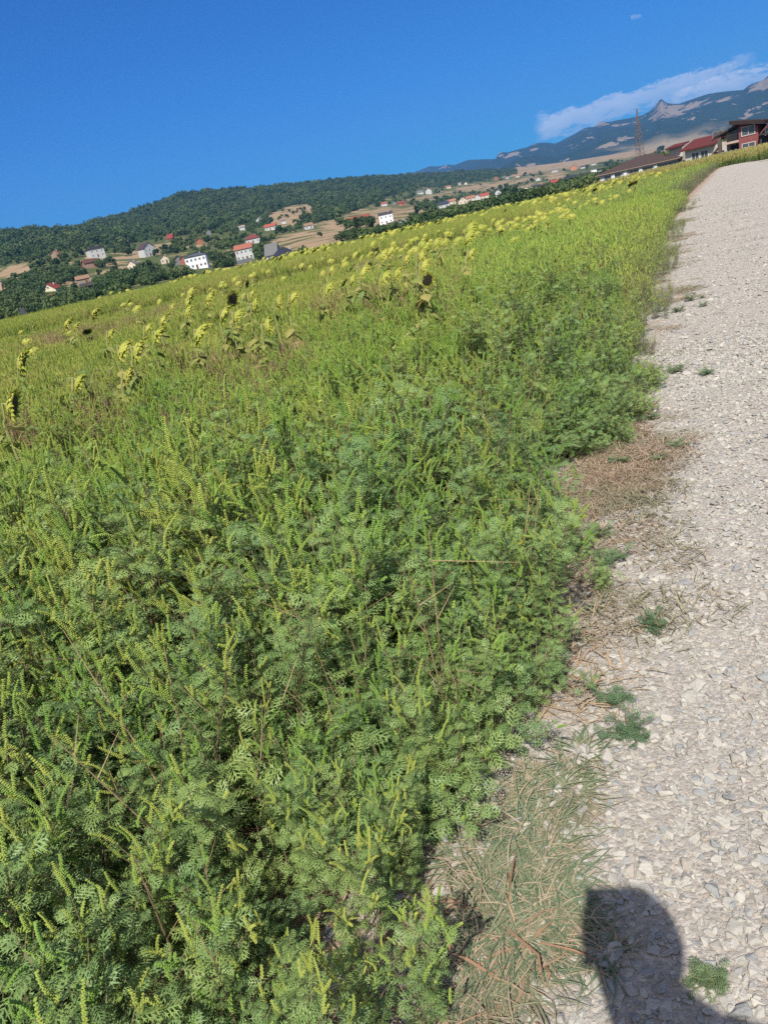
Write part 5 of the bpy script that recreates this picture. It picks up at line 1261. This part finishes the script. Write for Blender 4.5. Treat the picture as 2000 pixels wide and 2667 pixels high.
# ------------------------------------------------------------------ single small plants and grass on the gravel
BLADE = foliage('grass_blade', (.10, .15, .085), (.19, .24, .14), (.30, .27, .17), .6, 3, .15, .6, .25)
BLADED = foliage('grass_blade_dry', (.25, .20, .14), (.40, .33, .23), None, 0, 1, .1, .7, .2)
def grass(seed, n_, L, R_, flat=.45, w=.0032, dry=.3):
    r_ = np.random.default_rng(seed); g_ = MB(); d_ = MB()
    for _ in range(n_):
        a = r_.uniform(0, 6.28); q = R_ * math.sqrt(r_.random()); b = Vector((math.cos(a) * q, math.sin(a) * q, 0)); a2 = a + r_.normal() * .8; l_ = L * r_.uniform(.3, 1.0)
        el = r_.uniform(.08, 1.2) * (1 - flat) + .06; hd = Vector((math.cos(a2), math.sin(a2), 0)); sd_ = Vector((-math.sin(a2), math.cos(a2), 0)); ww = w * r_.uniform(.7, 1.3); cur = r_.normal() * .9
        ps = []
        for i in range(5):
            t = i / 4; p = b + hd * l_ * t * math.cos(el) + sd_ * cur * l_ * t * t * .5 + Vector((0, 0, .012 + l_ * (math.sin(el) * t - .75 * math.sin(el) * t * t))); ps.append(p)
        m_ = d_ if r_.random() < dry else g_
        vs = []
        for i, p in enumerate(ps):
            k = ww * (1 - (i / 4) ** 2 * .95); vs += [p - sd_ * k, p + Vector((0, 0, -k * .4)), p + sd_ * k]
        m_.add(vs, [(i * 3 + j, i * 3 + j + 1, i * 3 + j + 4, i * 3 + j + 3) for i in range(4) for j in (0, 1)])
    return g_, d_
def grass_thing(label, px, py, n_, L, R_, seed, **kw):
    n_ = int(n_ * 1.35); L = L * .85
    p = on_z(px, py, .015); t_ = empty('grass_clump', (p[0], p[1], .01), rng.uniform(0, 6), label=label, cat='grass clump', group='grass clumps along the verge')
    g_, d_ = grass(seed, n_, L, R_, **kw); g_.build('green_blades', BLADE, t_); d_.build('dry_blades', BLADED, t_)
GR = [(1400, 2190, 120, .17, .07, 'spreading grass clump in the middle of the verge above the shadow'), (1300, 2330, 110, .16, .08, 'wide grass clump left of the shadow with long blades'), (1390, 2430, 120, .19, .07, 'grass clump touching the left side of the shadow'),
      (1480, 2080, 100, .15, .07, 'grass clump beside the leafy ragweed above the shadow'), (1290, 2500, 90, .20, .06, 'grass clump with long blades trailing down over the stones'), (1430, 2290, 90, .16, .07, 'grass clump between the verge and the top of the shadow'),
      (1560, 2480, 60, .15, .05, 'grass tuft lying inside the shadow'), (1510, 1970, 70, .13, .06, 'grass clump at the gravel edge under the grey ragweed'), (1220, 2240, 90, .15, .08, 'grass clump half under the foreground ragweed'), (1330, 2090, 80, .15, .08, 'grass clump below the low grey weed bush'),
      (1545, 1595, 26, .17, .015, 'tall upright grass tuft with a pale seed stalk on the gravel'), (1500, 1660, 30, .12, .03, 'small grass tuft below the tall one'), (1640, 1640, 16, .08, .015, 'tiny sparse tuft left of the round ragweed'), (1530, 1780, 26, .13, .02, 'thin grass tuft beside the grey weed bush'), (1250, 2620, 50, .16, .05, 'grass clump at the bottom border'),
      (1380, 1640, 60, .14, .06, 'straw coloured grass at the foot of the weeds in mid verge')]
for i, (px, py, n_, L, R_, lb) in enumerate(GR): grass_thing(lb, px, py, n_, L, R_, 40 + i, flat=.2 if 'upright' in lb else .5, dry=.75 if 'straw' in lb else .25, w=.0024)
x, y = [], []
for px, py in zip(rng.uniform(1180, 1560, 150), rng.uniform(2000, 2620, 150)):
    if px < 1560 - (py - 2000) * .25 and px > 1330 - (py - 2000) * .25: p = on_z(px, py); x.append(p[0]); y.append(p[1])
gs = []
for k in range(3):
    g_, d_ = grass(80 + k, 26, .12, .05, flat=.6, w=.0022); m_ = MB(); m_.add(g_.v, g_.f, 0); m_.add(d_.v, d_.f, 1); gs.append(m_.build('grass', [BLADE, BLADED], link=False))
x, y = np.array(x), np.array(y); scatter('verge_grass', np.stack([x, y, x * 0 + .012], -1), rots(len(x), .05), rng.uniform(.7, 1.2, len(x)), gs, 'tangled grey green grass between the clumps of the verge')
def rosette(seed, R_, H, n_):
    """a young ragweed: short stems fanning out with cut leaves; parts stem and leaf"""
    r_ = np.random.default_rng(seed); st_ = MB(); lv = []
    for k in range(n_):
        a = 6.28 * k / n_ + r_.normal() * .3; rr_ = R_ * r_.uniform(.35, .9); q = Vector((math.cos(a) * rr_, math.sin(a) * rr_, H * r_.uniform(.5, 1))); st_.tube([(0, 0, 0), q * .5 + Vector((0, 0, H * .12)), q], [.003, .002, .001], 4)
        for j in range(6):
            tv, tf = LEAF_HI[int(r_.integers(3))]; a2 = r_.uniform(0, 6.28); L = r_.uniform(.035, .06) * (R_ / .12) ** .3; fr = frame([math.cos(a2), math.sin(a2), r_.uniform(0, .9)], roll=r_.normal() * .4)
            lv.append((tv * L @ fr.T + np.array(q * (.35 + .13 * j)), tf))
    return st_, lv
def rosette_thing(label, px, py, wpx, seed, n_=9):
    p = on_z(px, py, .02); dep = float((p - np.array([0, 0, CAMZ])) @ Fv); R_ = wpx * dep / FPX / 2
    t_ = empty('ragweed_plant', (p[0], p[1], .01), rng.uniform(0, 6), label=label, cat='weed plant', group='small ragweed plants on the gravel'); st_, lv = rosette(seed, R_, max(R_ * .8, .03), n_)
    st_.build('stem', STEM_N, t_)
    m_ = MB()
    for v, f in lv: m_.add(v, f)
    m_.build('foliage', LEAF_E, t_)
RO = [(1702, 1635, 95, 'round grey green ragweed alone on the gravel in mid road side'), (1765, 1165, 55, 'small dark ragweed on the gravel, upper one of two'), (1712, 1198, 50, 'small dark ragweed on the gravel, lower left one of two'), (1640, 1915, 130, 'leafy ragweed spreading over the stones right of the grass'), (1600, 1830, 80, 'ragweed sprig just above the spreading leafy one'),
      (1836, 2560, 95, 'bright green ragweed at the right edge of the shadow'), (1590, 1465, 110, 'bushy ragweed jutting onto the gravel beside the brown patch'), (1560, 1400, 100, 'ragweed at the lower edge of the reddish grass patch'), (1610, 1210, 60, 'ragweed standing in the reddish grass patch'),
      (1832, 797, 32, 'tiny ragweed farthest out on the gravel'), (1828, 775, 14, 'tiny dot of a weed just above the farthest ragweed'), (1795, 782, 42, 'low ragweed patch near the far verge, right one'), (1765, 812, 50, 'low ragweed patch near the far verge, left one'), (1840, 975, 50, 'flat ragweed among stones in the upper road side'), (1760, 970, 70, 'thin flat weed mat in the upper road side'),
      (1690, 980, 50, 'dark ragweed at the weed edge beside the thin mat'), (1650, 1100, 90, 'dark ragweed cluster leading onto the gravel'), (1700, 1090, 40, 'small ragweed at the tip of the dark cluster'), (1450, 1640, 70, 'ragweed at the border of straw and stones')]
for i, (px, py, w, lb) in enumerate(RO): rosette_thing(lb, px, py, w, 60 + i, 9 if w > 40 else 6)
# straw seed stalk over the stones near the weeds
p = on_z(1420, 1430, .25); t_ = empty('seed_stalk', (p[0], p[1], 0), label='arched pale seed stalk bending over the verge beside ragweed', cat='grass stalk')
m_ = MB(); m_.tube([(-.1, 0, .0), (-.05, 0, .18), (.0, 0, .25), (.06, -.01, .24)], [.0015, .0014, .0012, .001], 4); m_.build('stem', BLADED, t_)
m_ = MB()
for k in range(26):
    u = k / 25; c = Vector((-.01 + .08 * u, -.01 * u, .25 - .015 * u)); d = Vector((rng.normal() * .4 + .6, rng.normal() * .6, rng.normal() * .5)).normalized() * .012; m_.tube([c, c + d], [.0016, .0007], 4)
m_.build('seed_head', BLADED, t_)

# ------------------------------------------------------------------ the photographer, behind the camera: only the shadow is in the picture
CLOTH = noisy('dark_cloth', (.04, .045, .06), (.06, .065, .08), 20, .9, .1); SKIN = noisy('skin', (.52, .33, .24), (.48, .29, .20), 6, .55, .3); HAIR = noisy('hair', (.03, .02, .015), (.05, .035, .025), 60, .7, .2)
def sun_point(px, py, yv):
    """the point above the plane y = yv that throws its shadow on the ground at a photo point"""
    g = on_z(px, py, .015); t = (yv - g[1]) / SR[1]; return g + SR * t
def skin_body(name, joints, bones, mats, parent=None, root=0, sub=2):
    me = bpy.data.meshes.new(name); me.from_pydata([j[0] for j in joints], bones, []); o = bpy.data.objects.new(name, me); COL.objects.link(o)
    sk = o.modifiers.new('skin', 'SKIN'); sk.use_smooth_shade = True
    for i, j in enumerate(joints):
        r_ = j[1]; o.data.skin_vertices[0].data[i].radius = (r_, r_) if isinstance(r_, (int, float)) else r_
        o.data.skin_vertices[0].data[i].use_root = (i == root)
    sb = o.modifiers.new('sub', 'SUBSURF'); sb.levels = sub; sb.render_levels = sub
    me.materials.append(mats)
    if parent: o.parent = parent
    return o
hc = sun_point(1652, 2436, -.24); sh = sun_point(1890, 2720, -.26)
hx, hy, hz = hc
pers = empty('person', (hx, hy, 0), label='photographer in dark clothes holding a phone up, seen only by the shadow on the gravel', cat='person')
J = [((0, 0, 0), 0)]
def L_(x_, y_, z_): return (x_, y_, z_)
nk = hz - .17; so_ = .19
jn = [(L_(.06, -.05, .95), (.15, .11)), (L_(.06, -.05, 1.12), (.135, .10)), (L_(.05, -.05, 1.28), (.14, .10)), (L_(.04, -.04, nk - .09), (.08, .07)), (L_(.015, -.01, nk + .02), .056), (L_(0, 0, hz - .06), .066), (L_(0, .005, hz + .02), .08), (L_(0, 0, hz + .085), .045),
      (L_(so_ + .03, -.06, nk - .14), .06), (L_(so_ + .07, -.08, 1.18), .045), (L_(so_ + .06, .02, .96), .035), (L_(so_ + .03, .08, .86), .03),
      (L_(-so_ + .07, -.05, nk - .11), .065), (L_(-so_ + .05, .0, 1.22), .048), (L_(-.02 - hx, .12, 1.26), .036), (L_(-.035 - hx, -.03 - hy, CAMZ - .14), .026), (L_(-.035 - hx, -.022 - hy, CAMZ - .10), .03),
      (L_(.15, -.05, .88), .10), (L_(.16, -.03, .48), .065), (L_(.16, -.06, .10), .045), (L_(.17, .07, .04), .04), (L_(-.03, -.05, .88), .10), (L_(-.05, -.02, .48), .065), (L_(-.06, -.06, .10), .045), (L_(-.07, .07, .04), .04)]
bones = [(0, 1), (1, 2), (2, 3), (3, 4), (4, 5), (5, 6), (6, 7), (3, 8), (8, 9), (9, 10), (10, 11), (3, 12), (12, 13), (13, 14), (14, 15), (15, 16), (0, 17), (17, 18), (18, 19), (19, 20), (0, 21), (21, 22), (22, 23), (23, 24)]
body = skin_body('body', jn, bones, SKIN, pers)
cl = [jn[i] for i in range(4)] + [jn[i] for i in (8, 9, 10, 12, 13, 14, 17, 18, 19, 21, 22, 23)]
clj = [(p, (tuple(v + .012 for v in r_) if isinstance(r_, tuple) else r_ + .014)) for p, r_ in cl]
skin_body('clothing', clj, [(0, 1), (1, 2), (2, 3), (3, 4), (4, 5), (5, 6), (3, 7), (7, 8), (8, 9), (0, 10), (10, 11), (11, 12), (0, 13), (13, 14), (14, 15)], CLOTH, pers)
hm = MB(); vs = []; nl_, nt_ = 20, 12
for a_ in range(nt_ + 1):
    for b_ in range(nl_):
        th, ph_ = PI * a_ / nt_, 2 * PI * b_ / nl_; vs.append((.090 * math.sin(th) * math.cos(ph_), -.018 + .098 * math.sin(th) * math.sin(ph_), hz + .005 + .118 * math.cos(th)))
hm.add(vs, [(a_ * nl_ + b_, (a_ + 1) * nl_ + b_, (a_ + 1) * nl_ + (b_ + 1) % nl_, a_ * nl_ + (b_ + 1) % nl_) for a_ in range(nt_) for b_ in range(nl_)]); hm.build('hair', HAIR, pers)
fm_ = MB()
for sx_ in (-1, 1): fm_.tube([(sx_ * .03, .075, hz + .005), (sx_ * .03, .088, hz + .005)], [.014, .006], 8)
fm_.build('eyes', HAIR, pers)
fm_ = MB(); fm_.tube([(0, .085, hz + .01), (0, .108, hz - .03), (0, .085, hz - .036)], [.008, .014, .01], 6); fm_.build('nose', SKIN, pers)
fm_ = MB(); fm_.tube([(-.022, .083, hz - .06), (0, .09, hz - .062), (.022, .083, hz - .06)], [.004, .007, .004], 6); fm_.build('mouth', noisy('lip', (.4, .16, .14), (.35, .14, .12), 5), pers)
# fingers of the left hand around the phone
P0 = np.array([-.035 - hx, -.02 - hy, CAMZ - .09])
def cam_off(a, b_, c_): return IX * a + IY * b_ - Fv * c_
PHC = np.array([0, 0, CAMZ]) + cam_off(-.022, -.055, .006)      # centre of the phone
for k in range(4):
    y_ = -.055 - .018 * k + .02; w = [cam_off(-.052, y_, .012), cam_off(-.062, y_ + .002, .006), cam_off(-.060, y_ + .003, -.003 + .0), cam_off(-.044 + .004 * k, y_ + .004, -.005)]
    pts = [tuple(np.array([0, 0, CAMZ]) + q - np.array([hx, hy, 0])) for q in [cam_off(-.03, y_ - .03, .028)] + w[:2] + [cam_off(-.0635, y_ + .003, .001)]]
    skin_body('finger', [(p, r_) for p, r_ in zip(pts, (.009, .0085, .008, .007))], [(0, 1), (1, 2), (2, 3)], SKIN, pers)
pts = [tuple(np.array([0, 0, CAMZ]) + q - np.array([hx, hy, 0])) for q in (cam_off(-.03, -.12, .03), cam_off(0, -.11, .03), cam_off(.018, -.09, .024))]
skin_body('thumb', [(p, r_) for p, r_ in zip(pts, (.012, .010, .008))], [(0, 1), (1, 2)], SKIN, pers)
# phone: its back lies just behind the lens
ph = MB(); Mx = Matrix(((IX[0], IY[0], -Fv[0], 0), (IX[1], IY[1], -Fv[1], 0), (IX[2], IY[2], -Fv[2], CAMZ), (0, 0, 0, 1)))
ph.box((-.022, -.058, .008), (.076, .162, .008), M=Mx); t_ = empty('phone', (0, 0, 0), label='phone held by the photographer, casting the square corner of the shadow', cat='phone')
ph.build('body', noisy('phone_black', (.02, .02, .02), (.03, .03, .03), 5, .3, .5), t_)
sc2 = MB(); sc2.box((-.022, -.058, .0125), (.070, .154, .0008), M=Mx); sc2.build('screen', GLASS, t_)

# ------------------------------------------------------------------ haze
hb = MB(); hb.box((0, 4300, 560), (13500, 13500, 1300)); HZ = bpy.data.materials.new('haze'); HZ.use_nodes = True; nt = HZ.node_tree; nt.nodes.clear()
pv = N(nt, 'ShaderNodeVolumePrincipled'); pv.inputs['Density'].default_value = 0.00009; pv.inputs['Color'].default_value = (.16, .43, .95, 1); pv.inputs['Anisotropy'].default_value = 0.0
mo = N(nt, 'ShaderNodeOutputMaterial'); nt.links.new(pv.outputs[0], mo.inputs['Volume'])
o = hb.build('haze', HZ); tag(o, 'thin blue haze over the valley', None, None, 'stuff')
